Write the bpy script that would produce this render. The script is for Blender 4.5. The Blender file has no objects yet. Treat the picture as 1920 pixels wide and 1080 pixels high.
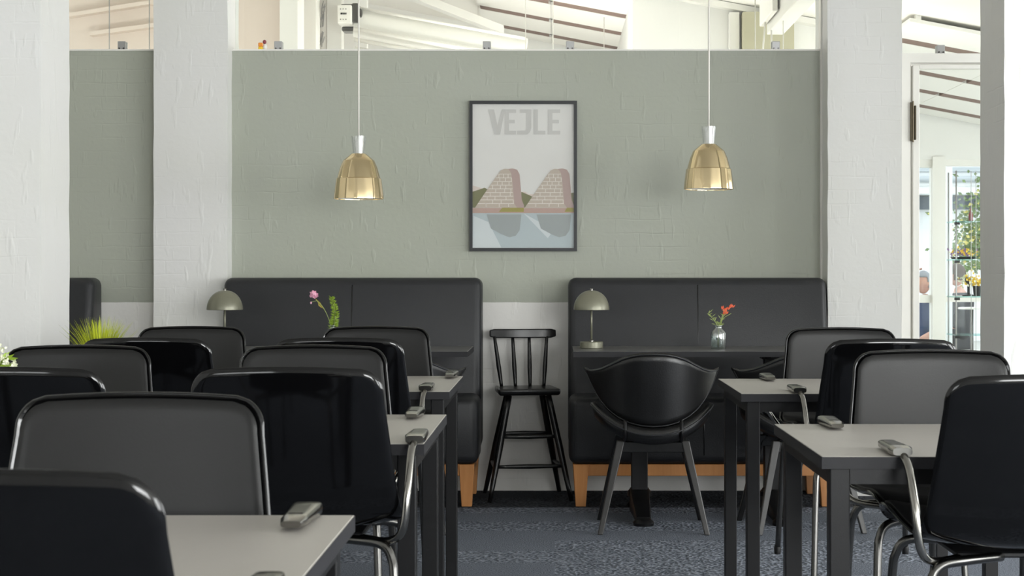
import bpy, bmesh, math, random
from mathutils import Vector, Matrix
random.seed(7)
PI = math.pi
SC = bpy.context.scene
COL = SC.collection
F, CX, CY, H = 3000.0, 1040.0, 515.0, 1.08      # focal length in pixels, principal point, eye height


def at(px, py, Y):
    """pixel of the photograph + distance -> point in the room"""
    return Vector(((px - CX) * Y / F, Y, H - (py - CY) * Y / F))


def srgb(r, g, b):
    def c(v):
        v /= 255.0
        return v / 12.92 if v <= 0.04045 else ((v + 0.055) / 1.055) ** 2.4
    return (c(r), c(g), c(b), 1.0)


# ------------------------------------------------------------------ materials
def base_mat(name, col, rough=0.5, metal=0.0, spec=0.5, coat=0.0):
    m = bpy.data.materials.new(name)
    m.use_nodes = True
    b = m.node_tree.nodes['Principled BSDF']
    b.inputs['Base Color'].default_value = col
    b.inputs['Roughness'].default_value = rough
    b.inputs['Metallic'].default_value = metal
    b.inputs['Specular IOR Level'].default_value = spec
    b.inputs['Coat Weight'].default_value = coat
    return m


def N(m, t, **kw):
    n = m.node_tree.nodes.new(t)
    for k, v in kw.items():
        setattr(n, k, v)
    return n


def L(m, a, b):
    m.node_tree.links.new(a, b)


def bsdf(m):
    return m.node_tree.nodes['Principled BSDF']


def noise_mat(name, col, var=0.08, scale=8, rough=0.5, bump=0.0, bscale=60, stretch=(1, 1, 1), **kw):
    """plain colour with slight procedural variation and bump"""
    m = base_mat(name, col, rough, **kw)
    tc = N(m, 'ShaderNodeTexCoord')
    mp = N(m, 'ShaderNodeMapping')
    mp.inputs['Scale'].default_value = stretch
    L(m, tc.outputs['Object'], mp.inputs['Vector'])
    no = N(m, 'ShaderNodeTexNoise')
    no.inputs['Scale'].default_value = scale
    no.inputs['Detail'].default_value = 5
    L(m, mp.outputs['Vector'], no.inputs['Vector'])
    mx = N(m, 'ShaderNodeMix', data_type='RGBA')
    mx.inputs['A'].default_value = tuple(c * (1 - var) for c in col[:3]) + (1,)
    mx.inputs['B'].default_value = tuple(min(1, c * (1 + var)) for c in col[:3]) + (1,)
    L(m, no.outputs['Fac'], mx.inputs['Factor'])
    L(m, mx.outputs['Result'], bsdf(m).inputs['Base Color'])
    if bump:
        n2 = N(m, 'ShaderNodeTexNoise')
        n2.inputs['Scale'].default_value = bscale
        n2.inputs['Detail'].default_value = 4
        L(m, mp.outputs['Vector'], n2.inputs['Vector'])
        bp = N(m, 'ShaderNodeBump')
        bp.inputs['Strength'].default_value = bump
        bp.inputs['Distance'].default_value = 0.004
        L(m, n2.outputs['Fac'], bp.inputs['Height'])
        L(m, bp.outputs['Normal'], bsdf(m).inputs['Normal'])
    return m


def brick_paint(name, col_top, col_low=None, split=0.941, rough=0.55, strength=0.55):
    """rendered and painted brick: faint courses, trowel dabs; optional second paint colour below 'split'"""
    m = base_mat(name, col_top, rough)
    geo = N(m, 'ShaderNodeTexCoord')
    sep = N(m, 'ShaderNodeSeparateXYZ')
    L(m, geo.outputs['Object'], sep.inputs['Vector'])
    add = N(m, 'ShaderNodeMath', operation='ADD')
    L(m, sep.outputs['X'], add.inputs[0])
    L(m, sep.outputs['Y'], add.inputs[1])
    cmb = N(m, 'ShaderNodeCombineXYZ')
    L(m, add.outputs[0], cmb.inputs['X'])
    L(m, sep.outputs['Z'], cmb.inputs['Y'])
    wob = N(m, 'ShaderNodeTexNoise')
    wob.inputs['Scale'].default_value = 9
    L(m, geo.outputs['Object'], wob.inputs['Vector'])
    mad = N(m, 'ShaderNodeMix', data_type='VECTOR')
    mad.inputs['Factor'].default_value = 0.018
    L(m, cmb.outputs['Vector'], mad.inputs[4])
    L(m, wob.outputs['Color'], mad.inputs[5])
    br = N(m, 'ShaderNodeTexBrick')
    br.inputs['Scale'].default_value = 1.0
    br.inputs['Mortar Size'].default_value = 0.005
    br.inputs['Mortar Smooth'].default_value = 1.0
    br.inputs['Brick Width'].default_value = 0.24
    br.inputs['Row Height'].default_value = 0.067
    br.inputs['Color1'].default_value = (1, 1, 1, 1)
    br.inputs['Color2'].default_value = (.8, .8, .8, 1)
    br.inputs['Mortar'].default_value = (0.35, .35, .35, 1)
    L(m, mad.outputs[1], br.inputs['Vector'])
    # patches where the courses show through
    pn = N(m, 'ShaderNodeTexNoise')
    pn.inputs['Scale'].default_value = 2.6
    pn.inputs['Detail'].default_value = 3
    L(m, geo.outputs['Object'], pn.inputs['Vector'])
    rp = N(m, 'ShaderNodeMapRange')
    rp.inputs['From Min'].default_value = 0.50
    rp.inputs['From Max'].default_value = 0.85
    L(m, pn.outputs['Fac'], rp.inputs['Value'])
    mul = N(m, 'ShaderNodeMix', data_type='FLOAT')
    mul.inputs[2].default_value = 0.93
    L(m, rp.outputs['Result'], mul.inputs[0])
    L(m, br.outputs['Color'], mul.inputs[3])
    # vertical dabs of thick paint
    mp = N(m, 'ShaderNodeMapping')
    mp.inputs['Scale'].default_value = (26, 26, 7)
    L(m, geo.outputs['Object'], mp.inputs['Vector'])
    db = N(m, 'ShaderNodeTexNoise')
    db.inputs['Scale'].default_value = 1.0
    db.inputs['Detail'].default_value = 2
    L(m, mp.outputs['Vector'], db.inputs['Vector'])
    dr = N(m, 'ShaderNodeMapRange')
    dr.inputs['From Min'].default_value = 0.60
    dr.inputs['From Max'].default_value = 0.75
    L(m, db.outputs['Fac'], dr.inputs['Value'])
    fn = N(m, 'ShaderNodeTexNoise')
    fn.inputs['Scale'].default_value = 45
    fn.inputs['Detail'].default_value = 4
    L(m, geo.outputs['Object'], fn.inputs['Vector'])
    s1 = N(m, 'ShaderNodeMath', operation='MULTIPLY_ADD')
    L(m, dr.outputs['Result'], s1.inputs[0])
    s1.inputs[1].default_value = 0.55
    L(m, mul.outputs[0], s1.inputs[2])
    s2 = N(m, 'ShaderNodeMath', operation='MULTIPLY_ADD')
    L(m, fn.outputs['Fac'], s2.inputs[0])
    s2.inputs[1].default_value = 0.25
    L(m, s1.outputs[0], s2.inputs[2])
    bp = N(m, 'ShaderNodeBump')
    bp.inputs['Strength'].default_value = strength
    bp.inputs['Distance'].default_value = 0.006
    L(m, s2.outputs[0], bp.inputs['Height'])
    L(m, bp.outputs['Normal'], bsdf(m).inputs['Normal'])
    # gentle colour clouding
    cn = N(m, 'ShaderNodeTexNoise')
    cn.inputs['Scale'].default_value = 1.7
    cn.inputs['Detail'].default_value = 3
    L(m, geo.outputs['Object'], cn.inputs['Vector'])
    cm = N(m, 'ShaderNodeMix', data_type='RGBA')
    a = col_top
    cm.inputs['A'].default_value = (a[0] * .96, a[1] * .97, a[2] * .93, 1)
    cm.inputs['B'].default_value = (min(1, a[0] * 1.03), min(1, a[1] * 1.03), min(1, a[2] * 1.07), 1)
    L(m, cn.outputs['Fac'], cm.inputs['Factor'])
    out = cm.outputs['Result']
    if col_low:
        wn = N(m, 'ShaderNodeMath', operation='MULTIPLY_ADD')
        L(m, wob.outputs['Fac'], wn.inputs[0])
        wn.inputs[1].default_value = 0.006
        L(m, sep.outputs['Z'], wn.inputs[2])
        gt = N(m, 'ShaderNodeMath', operation='GREATER_THAN')
        L(m, wn.outputs[0], gt.inputs[0])
        gt.inputs[1].default_value = split + .003
        c2 = N(m, 'ShaderNodeMix', data_type='RGBA')
        c2.inputs['A'].default_value = col_low
        L(m, out, c2.inputs['B'])
        L(m, gt.outputs[0], c2.inputs['Factor'])
        out = c2.outputs['Result']
    L(m, out, bsdf(m).inputs['Base Color'])
    return m


def glass_mat(name, tint=(1, 1, 1, 1), refl=0.05, rough=0.02):
    m = bpy.data.materials.new(name)
    m.use_nodes = True
    nt = m.node_tree
    nt.nodes.remove(nt.nodes['Principled BSDF'])
    out = nt.nodes['Material Output']
    tr = N(m, 'ShaderNodeBsdfTransparent')
    tr.inputs['Color'].default_value = tint
    gl = N(m, 'ShaderNodeBsdfGlossy')
    gl.inputs['Roughness'].default_value = rough
    fr = N(m, 'ShaderNodeLayerWeight')
    fr.inputs['Blend'].default_value = 0.35
    mr = N(m, 'ShaderNodeMapRange')
    mr.inputs['To Min'].default_value = refl
    mr.inputs['To Max'].default_value = 0.9
    L(m, fr.outputs['Facing'], mr.inputs['Value'])
    pw = N(m, 'ShaderNodeMath', operation='POWER')
    pw.inputs[1].default_value = 4
    L(m, fr.outputs['Facing'], pw.inputs[0])
    L(m, pw.outputs[0], mr.inputs['Value'])
    mx = N(m, 'ShaderNodeMixShader')
    L(m, mr.outputs['Result'], mx.inputs[0])
    L(m, tr.outputs[0], mx.inputs[1])
    L(m, gl.outputs[0], mx.inputs[2])
    L(m, mx.outputs[0], out.inputs['Surface'])
    return m


def carpet_mat(name, dark=1.0):
    m = base_mat(name, srgb(90, 97, 108), 0.95, spec=0.15)
    tc = N(m, 'ShaderNodeTexCoord')
    br = N(m, 'ShaderNodeTexBrick')
    br.offset = 0.5
    br.inputs['Scale'].default_value = 1.0
    br.inputs['Brick Width'].default_value = 1.0
    br.inputs['Row Height'].default_value = 0.25
    br.inputs['Mortar Size'].default_value = 0.0
    br.inputs['Color1'].default_value = (0, 0, 0, 1)
    br.inputs['Color2'].default_value = (1, 1, 1, 1)
    L(m, tc.outputs['Object'], br.inputs['Vector'])
    cl = N(m, 'ShaderNodeMapRange')
    cl.inputs['From Min'].default_value = 0.46
    cl.inputs['From Max'].default_value = 0.52
    L(m, br.outputs['Color'], cl.inputs['Value'])
    vo = N(m, 'ShaderNodeTexVoronoi')
    vo.inputs['Scale'].default_value = 70
    L(m, tc.outputs['Object'], vo.inputs['Vector'])
    fi = N(m, 'ShaderNodeTexNoise')
    fi.inputs['Scale'].default_value = 160
    fi.inputs['Detail'].default_value = 3
    L(m, tc.outputs['Object'], fi.inputs['Vector'])
    # loop pile everywhere, chunky tufts on every other tile
    mx = N(m, 'ShaderNodeMix', data_type='FLOAT')
    L(m, cl.outputs['Result'], mx.inputs[0])
    L(m, fi.outputs['Fac'], mx.inputs[2])
    L(m, vo.outputs['Distance'], mx.inputs[3])
    bp = N(m, 'ShaderNodeBump')
    bp.inputs['Strength'].default_value = 0.9
    bp.inputs['Distance'].default_value = 0.012
    L(m, mx.outputs[0], bp.inputs['Height'])
    L(m, bp.outputs['Normal'], bsdf(m).inputs['Normal'])
    rp = N(m, 'ShaderNodeValToRGB')
    rp.color_ramp.elements[0].position = 0.2
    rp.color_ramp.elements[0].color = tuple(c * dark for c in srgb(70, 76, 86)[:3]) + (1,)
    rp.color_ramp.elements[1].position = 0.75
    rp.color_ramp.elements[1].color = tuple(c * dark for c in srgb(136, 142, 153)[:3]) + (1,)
    L(m, mx.outputs[0], rp.inputs['Fac'])
    L(m, rp.outputs['Color'], bsdf(m).inputs['Base Color'])
    return m


def wood_mat(name, c1, c2):
    m = base_mat(name, c1, 0.45)
    tc = N(m, 'ShaderNodeTexCoord')
    mp = N(m, 'ShaderNodeMapping')
    mp.inputs['Scale'].default_value = (30, 30, 3)
    L(m, tc.outputs['Object'], mp.inputs['Vector'])
    no = N(m, 'ShaderNodeTexNoise')
    no.inputs['Scale'].default_value = 2
    no.inputs['Detail'].default_value = 6
    L(m, mp.outputs['Vector'], no.inputs['Vector'])
    mx = N(m, 'ShaderNodeMix', data_type='RGBA')
    mx.inputs['A'].default_value = c1
    mx.inputs['B'].default_value = c2
    L(m, no.outputs['Fac'], mx.inputs['Factor'])
    L(m, mx.outputs['Result'], bsdf(m).inputs['Base Color'])
    return m


M = {}
M['green_wall'] = brick_paint('sage_painted_brick', srgb(167, 170, 158), srgb(228, 226, 222))
M['white_brick'] = brick_paint('white_painted_brick', srgb(222, 221, 218), strength=0.45)
M['white_wall'] = noise_mat('white_plaster', srgb(232, 231, 227), .02, 3, .7, .15, 40)
M['white_paint'] = noise_mat('white_gloss_paint', srgb(232, 230, 224), .02, 4, .35)
M['ceiling'] = noise_mat('cream_ceiling', srgb(236, 233, 226), .02, 3, .8)
M['beige'] = noise_mat('beige_wall', srgb(222, 208, 196), .03, 2, .8)
M['khaki'] = noise_mat('khaki_pillar', srgb(176, 172, 146), .05, 3, .8)
M['carpet'] = carpet_mat('carpet_tiles')
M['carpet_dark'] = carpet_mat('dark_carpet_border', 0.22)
M['floor_far'] = noise_mat('pale_floor', srgb(214, 210, 202), .05, 3, .6)
M['laminate'] = noise_mat('grey_laminate', srgb(168, 164, 158), .03, 20, .38, .03, 300)
M['laminate_dark'] = noise_mat('dark_grey_laminate', srgb(98, 97, 97), .03, 20, .32)
M['table_edge'] = noise_mat('dark_table_edge', srgb(34, 34, 37), .05, 30, .5, spec=.3)
M['black_steel'] = noise_mat('black_powdercoat', srgb(11, 11, 13), .1, 60, .40, .05, 400, spec=.35)
M['shell'] = noise_mat('gloss_black_plastic', srgb(7, 7, 8), .2, 12, .08, spec=.38)
M['pad'] = noise_mat('charcoal_leatherette', srgb(21, 21, 21), .06, 14, .36, .05, 260, spec=.32)
M['leather'] = noise_mat('black_leather', srgb(35, 36, 39), .08, 10, .42, .18, 180, spec=.45)
M['black_leather'] = noise_mat('soft_black_leather', srgb(15, 15, 16), .1, 10, .34, .12, 180, spec=.6)
M['chrome'] = noise_mat('brushed_chrome', srgb(138, 136, 131), .08, 30, .18, metal=1.0)
M['steel_dark'] = noise_mat('dark_chrome', srgb(96, 95, 93), .08, 30, .25, metal=1.0)
M['black_wood'] = noise_mat('black_lacquered_wood', srgb(16, 16, 17), .1, 12, .28, .05, 60)
M['grey_wood'] = noise_mat('leg_sheen_and_trunk_wood', srgb(52, 51, 50), .15, 20, .4, .08, 60, (1, 1, .1))
M['oak'] = wood_mat('oiled_oak', srgb(176, 112, 56), srgb(206, 146, 86))
M['lamp'] = noise_mat('olive_lamp_enamel', srgb(126, 125, 109), .04, 8, .34, metal=.35)
M['brass'] = noise_mat('polished_brass', srgb(220, 200, 160), .04, 3, .13, metal=1.0)
M['white_enamel'] = base_mat('white_enamel', srgb(240, 238, 232), .4)
M['cord'] = base_mat('white_cord', srgb(225, 222, 214), .6)
M['cord_dark'] = base_mat('grey_cable', srgb(150, 150, 148), .5)
M['glass'] = glass_mat('clear_glass', (.97, .99, .98, 1), .03)
M['glass_green'] = glass_mat('green_edged_glass', (.60, .82, .80, 1), .12)
M['bottle'] = glass_mat('bottle_glass', (.84, .88, .87, 1), .30, .12)
M['collar'] = glass_mat('pressed_glass', (.95, .96, .96, 1), .22, .15)
M['clip'] = base_mat('satin_clip', srgb(170, 170, 170), .35, .5)
M['water'] = glass_mat('water', (.88, .93, .92, 1), .06)
M['leaf'] = noise_mat('bright_leaf', srgb(140, 168, 48), .3, 30, .5)
M['grass'] = noise_mat('lime_grass_blade', srgb(176, 186, 40), .25, 20, .5)
M['stem'] = base_mat('stem_green', srgb(150, 165, 95), .5)
M['pink'] = noise_mat('pink_petal', srgb(236, 178, 200), .2, 60, .5)
M['coral'] = noise_mat('coral_petal', srgb(232, 106, 70), .25, 60, .5)
M['white_petal'] = noise_mat('white_petal', srgb(232, 234, 208), .15, 60, .5)
M['pot'] = base_mat('grey_pot', srgb(90, 90, 88), .5)
M['frame_black'] = base_mat('black_frame', srgb(24, 26, 29), .4)
M['brown'] = base_mat('brown_slot', srgb(120, 98, 88), .8)
M['skin'] = noise_mat('skin', srgb(196, 150, 134), .05, 20, .5)
M['grey_hair'] = noise_mat('grey_hair', srgb(138, 141, 148), .1, 60, .7)
M['dark_hair'] = noise_mat('brown_hair', srgb(70, 55, 45), .1, 60, .7)
M['navy'] = noise_mat('navy_cloth', srgb(38, 56, 92), .12, 20, .8)
M['denim'] = noise_mat('denim', srgb(78, 104, 146), .12, 30, .8)
M['blackcloth'] = noise_mat('black_cloth', srgb(38, 40, 48), .12, 20, .8)
M['hedge'] = noise_mat('hedge_leaf', srgb(110, 132, 84), .4, 6, .7)
M['render_white'] = noise_mat('white_render', srgb(235, 238, 240), .03, 2, .8)
M['slate'] = noise_mat('dark_band', srgb(84, 94, 106), .06, 3, .6)
M['eave'] = noise_mat('grey_eave', srgb(176, 184, 190), .05, 3, .6)
M['paving'] = noise_mat('pale_paving', srgb(190, 190, 186), .06, 4, .8)
M['orange'] = base_mat('orange_plastic', srgb(240, 150, 60), .4)
M['yellow'] = base_mat('yellow_plastic', srgb(244, 206, 60), .4)
M['maroon'] = base_mat('maroon_plastic', srgb(140, 66, 74), .4)
M['purple'] = base_mat('mauve_petal', srgb(150, 120, 160), .5)


# ------------------------------------------------------------------ geometry helpers
def tag(o, label=None, cat=None, group=None, kind=None):
    if label: o['label'] = label
    if cat: o['category'] = cat
    if group: o['group'] = group
    if kind: o['kind'] = kind
    return o


def obj(name, bm, mat, parent=None, smooth=False, loc=None, angle=None):
    me = bpy.data.meshes.new(name)
    bmesh.ops.recalc_face_normals(bm, faces=bm.faces[:])
    bm.to_mesh(me)
    bm.free()
    mats = mat if isinstance(mat, (list, tuple)) else [mat]
    for mm in mats:
        me.materials.append(mm)
    if smooth:
        me.polygons.foreach_set('use_smooth', [True] * len(me.polygons))
        if angle is not None:
            me.set_sharp_from_angle(angle=angle)
    o = bpy.data.objects.new(name, me)
    COL.objects.link(o)
    if parent: o.parent = parent
    if loc: o.location = loc
    return o


def thing(name, label, cat, loc=(0, 0, 0), rz=0, group=None):
    o = bpy.data.objects.new(name, None)
    o.empty_display_size = 0.1
    COL.objects.link(o)
    o.location = loc
    o.rotation_euler = (0, 0, rz)
    return tag(o, label, cat, group)


def struct(name, bm, mat, parent=None, smooth=False):
    o = obj(name, bm, mat, parent, smooth)
    if not parent: o['kind'] = 'structure'
    return o


def box(bm, x0, x1, y0, y1, z0, z1, bev=0.0, seg=2):
    vs = [bm.verts.new(p) for p in ((x0, y0, z0), (x1, y0, z0), (x1, y1, z0), (x0, y1, z0),
                                    (x0, y0, z1), (x1, y0, z1), (x1, y1, z1), (x0, y1, z1))]
    fs = [bm.faces.new([vs[i] for i in q]) for q in
          ((0, 3, 2, 1), (4, 5, 6, 7), (0, 1, 5, 4), (1, 2, 6, 5), (2, 3, 7, 6), (3, 0, 4, 7))]
    if bev:
        es = list({e for f in fs for e in f.edges})
        bmesh.ops.bevel(bm, geom=es, offset=bev, segments=seg, profile=0.5, affect='EDGES')
    return vs


def hexa(bm, pts, bev=0.0, seg=2):
    """eight corners: bottom four ccw, then top four"""
    vs = [bm.verts.new(p) for p in pts]
    fs = [bm.faces.new([vs[i] for i in q]) for q in
          ((0, 3, 2, 1), (4, 5, 6, 7), (0, 1, 5, 4), (1, 2, 6, 5), (2, 3, 7, 6), (3, 0, 4, 7))]
    if bev:
        es = list({e for f in fs for e in f.edges})
        bmesh.ops.bevel(bm, geom=es, offset=bev, segments=seg, profile=0.5, affect='EDGES')


def B(*a, **k):
    bm = bmesh.new()
    box(bm, *a, **k)
    return bm


def smooth_pts(pts, n=6):
    pts = [Vector(p) for p in pts]
    P = [pts[0] * 2 - pts[1]] + pts + [pts[-1] * 2 - pts[-2]]
    out = []
    for i in range(1, len(P) - 2):
        for k in range(n):
            t = k / n
            a, b, c, d = P[i - 1], P[i], P[i + 1], P[i + 2]
            out.append(0.5 * ((2 * b) + (c - a) * t + (2 * a - 5 * b + 4 * c - d) * t * t + (3 * b - a - 3 * c + d) * t ** 3))
    out.append(pts[-1])
    return out


def tube(bm, pts, r, seg=10, sm=0, flat=1.0):
    pts = smooth_pts(pts, sm) if sm else [Vector(p) for p in pts]
    n = len(pts)
    rs = r if isinstance(r, (list, tuple)) else None
    rings = []
    up = None
    for i, p in enumerate(pts):
        t = (pts[min(i + 1, n - 1)] - pts[max(i - 1, 0)]).normalized()
        if up is None:
            up = t.orthogonal().normalized()
        else:
            up = (up - t * up.dot(t)).normalized()
        s = t.cross(up)
        if rs:
            f = i / (n - 1) * (len(rs) - 1)
            k = min(int(f), len(rs) - 2)
            rad = rs[k] * (1 - (f - k)) + rs[k + 1] * (f - k)
        else:
            rad = r
        rings.append([bm.verts.new(p + (up * math.cos(2 * PI * j / seg) * flat + s * math.sin(2 * PI * j / seg)) * rad) for j in range(seg)])
    for a, b in zip(rings, rings[1:]):
        for j in range(seg):
            bm.faces.new((a[j], a[(j + 1) % seg], b[(j + 1) % seg], b[j]))
    bm.faces.new(rings[0][::-1])
    bm.faces.new(rings[-1])


def T(pts, r, seg=10, sm=0, flat=1.0):
    bm = bmesh.new()
    tube(bm, pts, r, seg, sm, flat)
    return bm


def lathe(bm, prof, seg=32, c=(0, 0, 0)):
    rings = []
    for r, z in prof:
        if r < 1e-6:
            rings.append([bm.verts.new((c[0], c[1], c[2] + z))])
        else:
            rings.append([bm.verts.new((c[0] + r * math.cos(2 * PI * j / seg), c[1] + r * math.sin(2 * PI * j / seg), c[2] + z)) for j in range(seg)])
    for a, b in zip(rings, rings[1:]):
        for j in range(seg):
            j2 = (j + 1) % seg
            if len(a) == 1 and len(b) == 1: continue
            if len(a) == 1: bm.faces.new((a[0], b[j], b[j2]))
            elif len(b) == 1: bm.faces.new((a[j], a[j2], b[0]))
            else: bm.faces.new((a[j], a[j2], b[j2], b[j]))


def LA(prof, seg=32, c=(0, 0, 0)):
    bm = bmesh.new()
    lathe(bm, prof, seg, c)
    return bm


def kids(o):
    return [c for c in bpy.data.objects if c.parent == o]


def copy_tree(root, loc, rz=0, label=None, group=None):
    r = root.copy()
    COL.objects.link(r)
    r.location = loc
    r.rotation_euler = (0, 0, rz)
    if label: r['label'] = label
    if group: r['group'] = group
    for ch in kids(root):
        c = ch.copy()
        COL.objects.link(c)
        c.parent = r
        for g in kids(ch):
            d = g.copy()
            COL.objects.link(d)
            d.parent = c
    return r


def extrude_poly(bm, pts2, y0, y1):
    """polygon in x,z extruded along y"""
    a = [bm.verts.new((x, y0, z)) for x, z in pts2]
    b = [bm.verts.new((x, y1, z)) for x, z in pts2]
    bm.faces.new(a)
    bm.faces.new(b[::-1])
    n = len(a)
    for i in range(n):
        bm.faces.new((a[i], b[i], b[(i + 1) % n], a[(i + 1) % n]))


# ------------------------------------------------------------------ camera
cam = bpy.data.cameras.new('camera')
cam.sensor_width = 36
cam.lens = F / 1920 * 36
cam.shift_x = -(CX - 960) / 1920
cam.shift_y = -(540 - CY) / 1920
cam.clip_start = 0.05
cam.clip_end = 200
cam.dof.use_dof = True
cam.dof.focus_distance = 6.2
cam.dof.aperture_fstop = 14
co = bpy.data.objects.new('camera', cam)
COL.objects.link(co)
co.location = (0, 0, H)
co.rotation_euler = (PI / 2, 0, 0)
SC.camera = co

# ------------------------------------------------------------------ the setting
YW = 8.0                 # the green partition
XL, XR, YB, YF = -5.2, 4.9, -3.6, 15.2


def roof(x):
    """pitched ceiling, ridge left of the middle"""
    return 3.32 - 0.19 * x if x > -2.4 else 3.776 - 0.12 * (-2.4 - x)


struct('floor', B(XL, XR, YB, 7.42, -.06, 0), M['carpet'])
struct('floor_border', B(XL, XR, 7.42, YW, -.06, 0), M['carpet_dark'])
struct('floor_back_room', B(XL, XR, YW, YF + .15, -.06, 0), M['floor_far'])
bm = bmesh.new()
for xa, xb in ((XL, -2.4), (-2.4, XR)):
    hexa(bm, [(xa, YB, roof(xa)), (xb, YB, roof(xb)), (xb, YF + .2, roof(xb)), (xa, YF + .2, roof(xa)),
              (xa, YB, roof(xa) + .15), (xb, YB, roof(xb) + .15), (xb, YF + .2, roof(xb) + .15), (xa, YF + .2, roof(xa) + .15)])
struct('ceiling', bm, M['ceiling'])
HW = 2.199
struct('wall_partition', B(XL, 1.34, YW, YW + .12, 0, HW), M['green_wall'])
# thin white capping on the partition
struct('trim_1', B(XL, 1.336, YW - .004, YW + .125, HW, HW + .008), M['white_paint'])



def holed_wall(name, axis, pos, a0, a1, z1, holes, mat, th=.15):
    """wall across x (axis 'x', at y=pos) or along y (axis 'y', at x=pos) with rectangular openings"""
    bm = bmesh.new()
    def bx(p, q, z0, zz):
        if q - p < 1e-4 or zz - z0 < 1e-4: return
        if axis == 'x': box(bm, p, q, pos, pos + th, z0, zz)
        else: box(bm, pos, pos + th, p, q, z0, zz)
    cur = a0
    for h0, h1, hz0, hz1 in holes:
        bx(cur, h0, 0, z1)
        bx(h0, h1, 0, hz0)
        bx(h0, h1, hz1, z1)
        cur = h1
    bx(cur, a1, 0, z1)
    return struct(name, bm, mat)


def window(name, axis, pos, a0, a1, z0, z1, bars=(), hbars=(), fr=.06, th=.08):
    """frame with its bars, one pane"""
    bm = bmesh.new()
    def bx(p, q, za, zb):
        if axis == 'x': box(bm, p, q, pos, pos + th, za, zb)
        else: box(bm, pos, pos + th, p, q, za, zb)
    bx(a0, a1, z0, z0 + fr); bx(a0, a1, z1 - fr, z1)
    bx(a0, a0 + fr, z0 + fr, z1 - fr); bx(a1 - fr, a1, z0 + fr, z1 - fr)
    for b in bars: bx(b - fr / 2, b + fr / 2, z0 + fr, z1 - fr)
    for b in hbars: bx(a0 + fr, a1 - fr, b - fr / 2, b + fr / 2)
    w = struct(name, bm, M['white_paint'])
    g = bmesh.new()
    if axis == 'x': box(g, a0 + fr, a1 - fr, pos + th / 2 - .003, pos + th / 2 + .003, z0 + fr, z1 - fr)
    else: box(g, pos + th / 2 - .003, pos + th / 2 + .003, a0 + fr, a1 - fr, z0 + fr, z1 - fr)
    obj('pane', g, M['glass'], w)
    return w


WR = [(-2.6, -.6, .3, 2.25), (.0, 2.2, .3, 2.25), (2.8, 5.0, .3, 2.25), (5.5, 7.4, .3, 2.25), (9.0, 11.4, .3, 2.25), (12.0, 14.6, .3, 2.25)]
holed_wall('wall_right', 'y', XR, YB, YF, 2.6, WR, M['white_wall'])
for i, (a, b, z0, z1) in enumerate(WR):
    window('window_%d' % (i + 1), 'y', XR + .03, a, b, z0, z1, bars=((a + b) / 2,))
WB = [(-4.4, -2.0, .9, 2.3), (1.4, 4.2, .9, 2.3)]
holed_wall('wall_back', 'x', YB - .15, XL, XR, 4.1, WB, M['white_wall'])
for i, (a, b, z0, z1) in enumerate(WB):
    window('window_%d' % (i + 7), 'x', YB - .12, a, b, z0, z1, bars=((a + b) / 2,))
WLH = [(9.0, 11.2, .6, 2.6)]
holed_wall('wall_left', 'y', XL - .15, YB, YF, 3.5, WLH, M['white_wall'])
window('window_10', 'y', XL - .12, 9.0, 11.2, .6, 2.6, bars=(10.1,))  # unseen window added to light the back room from the left too
# far wall of the back room: beige on the left, window front on the right
holed_wall('wall_front', 'x', YF, -2.35, XR, 4.1, [(2.9, 4.8, .04, 2.175)], M['white_wall'])
struct('wall_front_left', B(XL, -2.0, YF - 3.4, YF - 3.25, 0, 4.1), M['beige'])
xm0, xm1 = at(1748, 0, YF).x, at(1772, 0, YF).x
window('window_15', 'x', YF + .02, 2.9, xm0 + .072, .04, 2.175, hbars=(.85,), fr=.075)
window('window_16', 'x', YF + .02, xm1 - .056, 4.8, .04, 2.175, hbars=(.85,), fr=.06)
struct('trim_2', B(xm0, xm1, YF - .02, YF + .12, 0, 2.2), M['white_paint'])
# block of a small inner room behind the partition and its khaki pillar
bm = bmesh.new()
xa, xb = at(1186, 0, 11.8).x, 1.97
hexa(bm, [(xa, 11.8, 0), (xb, 11.8, 0), (xb, YF, 0), (xa, YF, 0), (xa, 11.8, roof(xa)), (xb, 11.8, roof(xb)), (xb, YF, roof(xb)), (xa, YF, roof(xa))])
struct('wall_inner', bm, M['white_wall'])
a, b = at(1391, 0, 11.7).x, at(1486, 0, 11.7).x
struct('trim_3', B(a, b, 11.62, 11.79, 0, 2.99), M['khaki'])
a, b = at(1368, 0, 11.7).x, at(1386, 0, 11.7).x
struct('trim_4', B(a, b, 11.70, 11.79, 0, 3.0), M['white_paint'])
bm = bmesh.new()
tt = [(at(1180, 0, 11.7).x), 1.97]
hexa(bm, [(tt[0], 11.70, roof(tt[0]) - .05), (tt[1], 11.70, roof(tt[1]) - .05), (tt[1], 11.8, roof(tt[1]) - .05), (tt[0], 11.8, roof(tt[0]) - .05),
          (tt[0], 11.70, roof(tt[0]) - .005), (tt[1], 11.70, roof(tt[1]) - .005), (tt[1], 11.8, roof(tt[1]) - .005), (tt[0], 11.8, roof(tt[0]) - .005)])
struct('trim_5', bm, M['white_paint'])
# white jamb posts left
a, b = at(529, 0, 11.6).x, at(562, 0, 11.6).x
struct('trim_6', B(a, b, 11.5, 11.8, 0, 3.7), M['white_paint'])
a, b = at(562, 0, 12.2).x, at(596, 0, 12.2).x
struct('trim_7', B(a - .05, b, 12.1, 12.3, 0, 3.7), M['white_paint'])
a, b = at(613, 0, 12.6).x, at(640, 0, 12.6).x
struct('trim_8', B(a, b, 12.6, 12.75, 0, 3.66), M['white_paint'])
struct('wall_partition_far', B(-2.3, -1.55, 13.2, 13.3, 0, 3.7), M['white_wall'])

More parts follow.
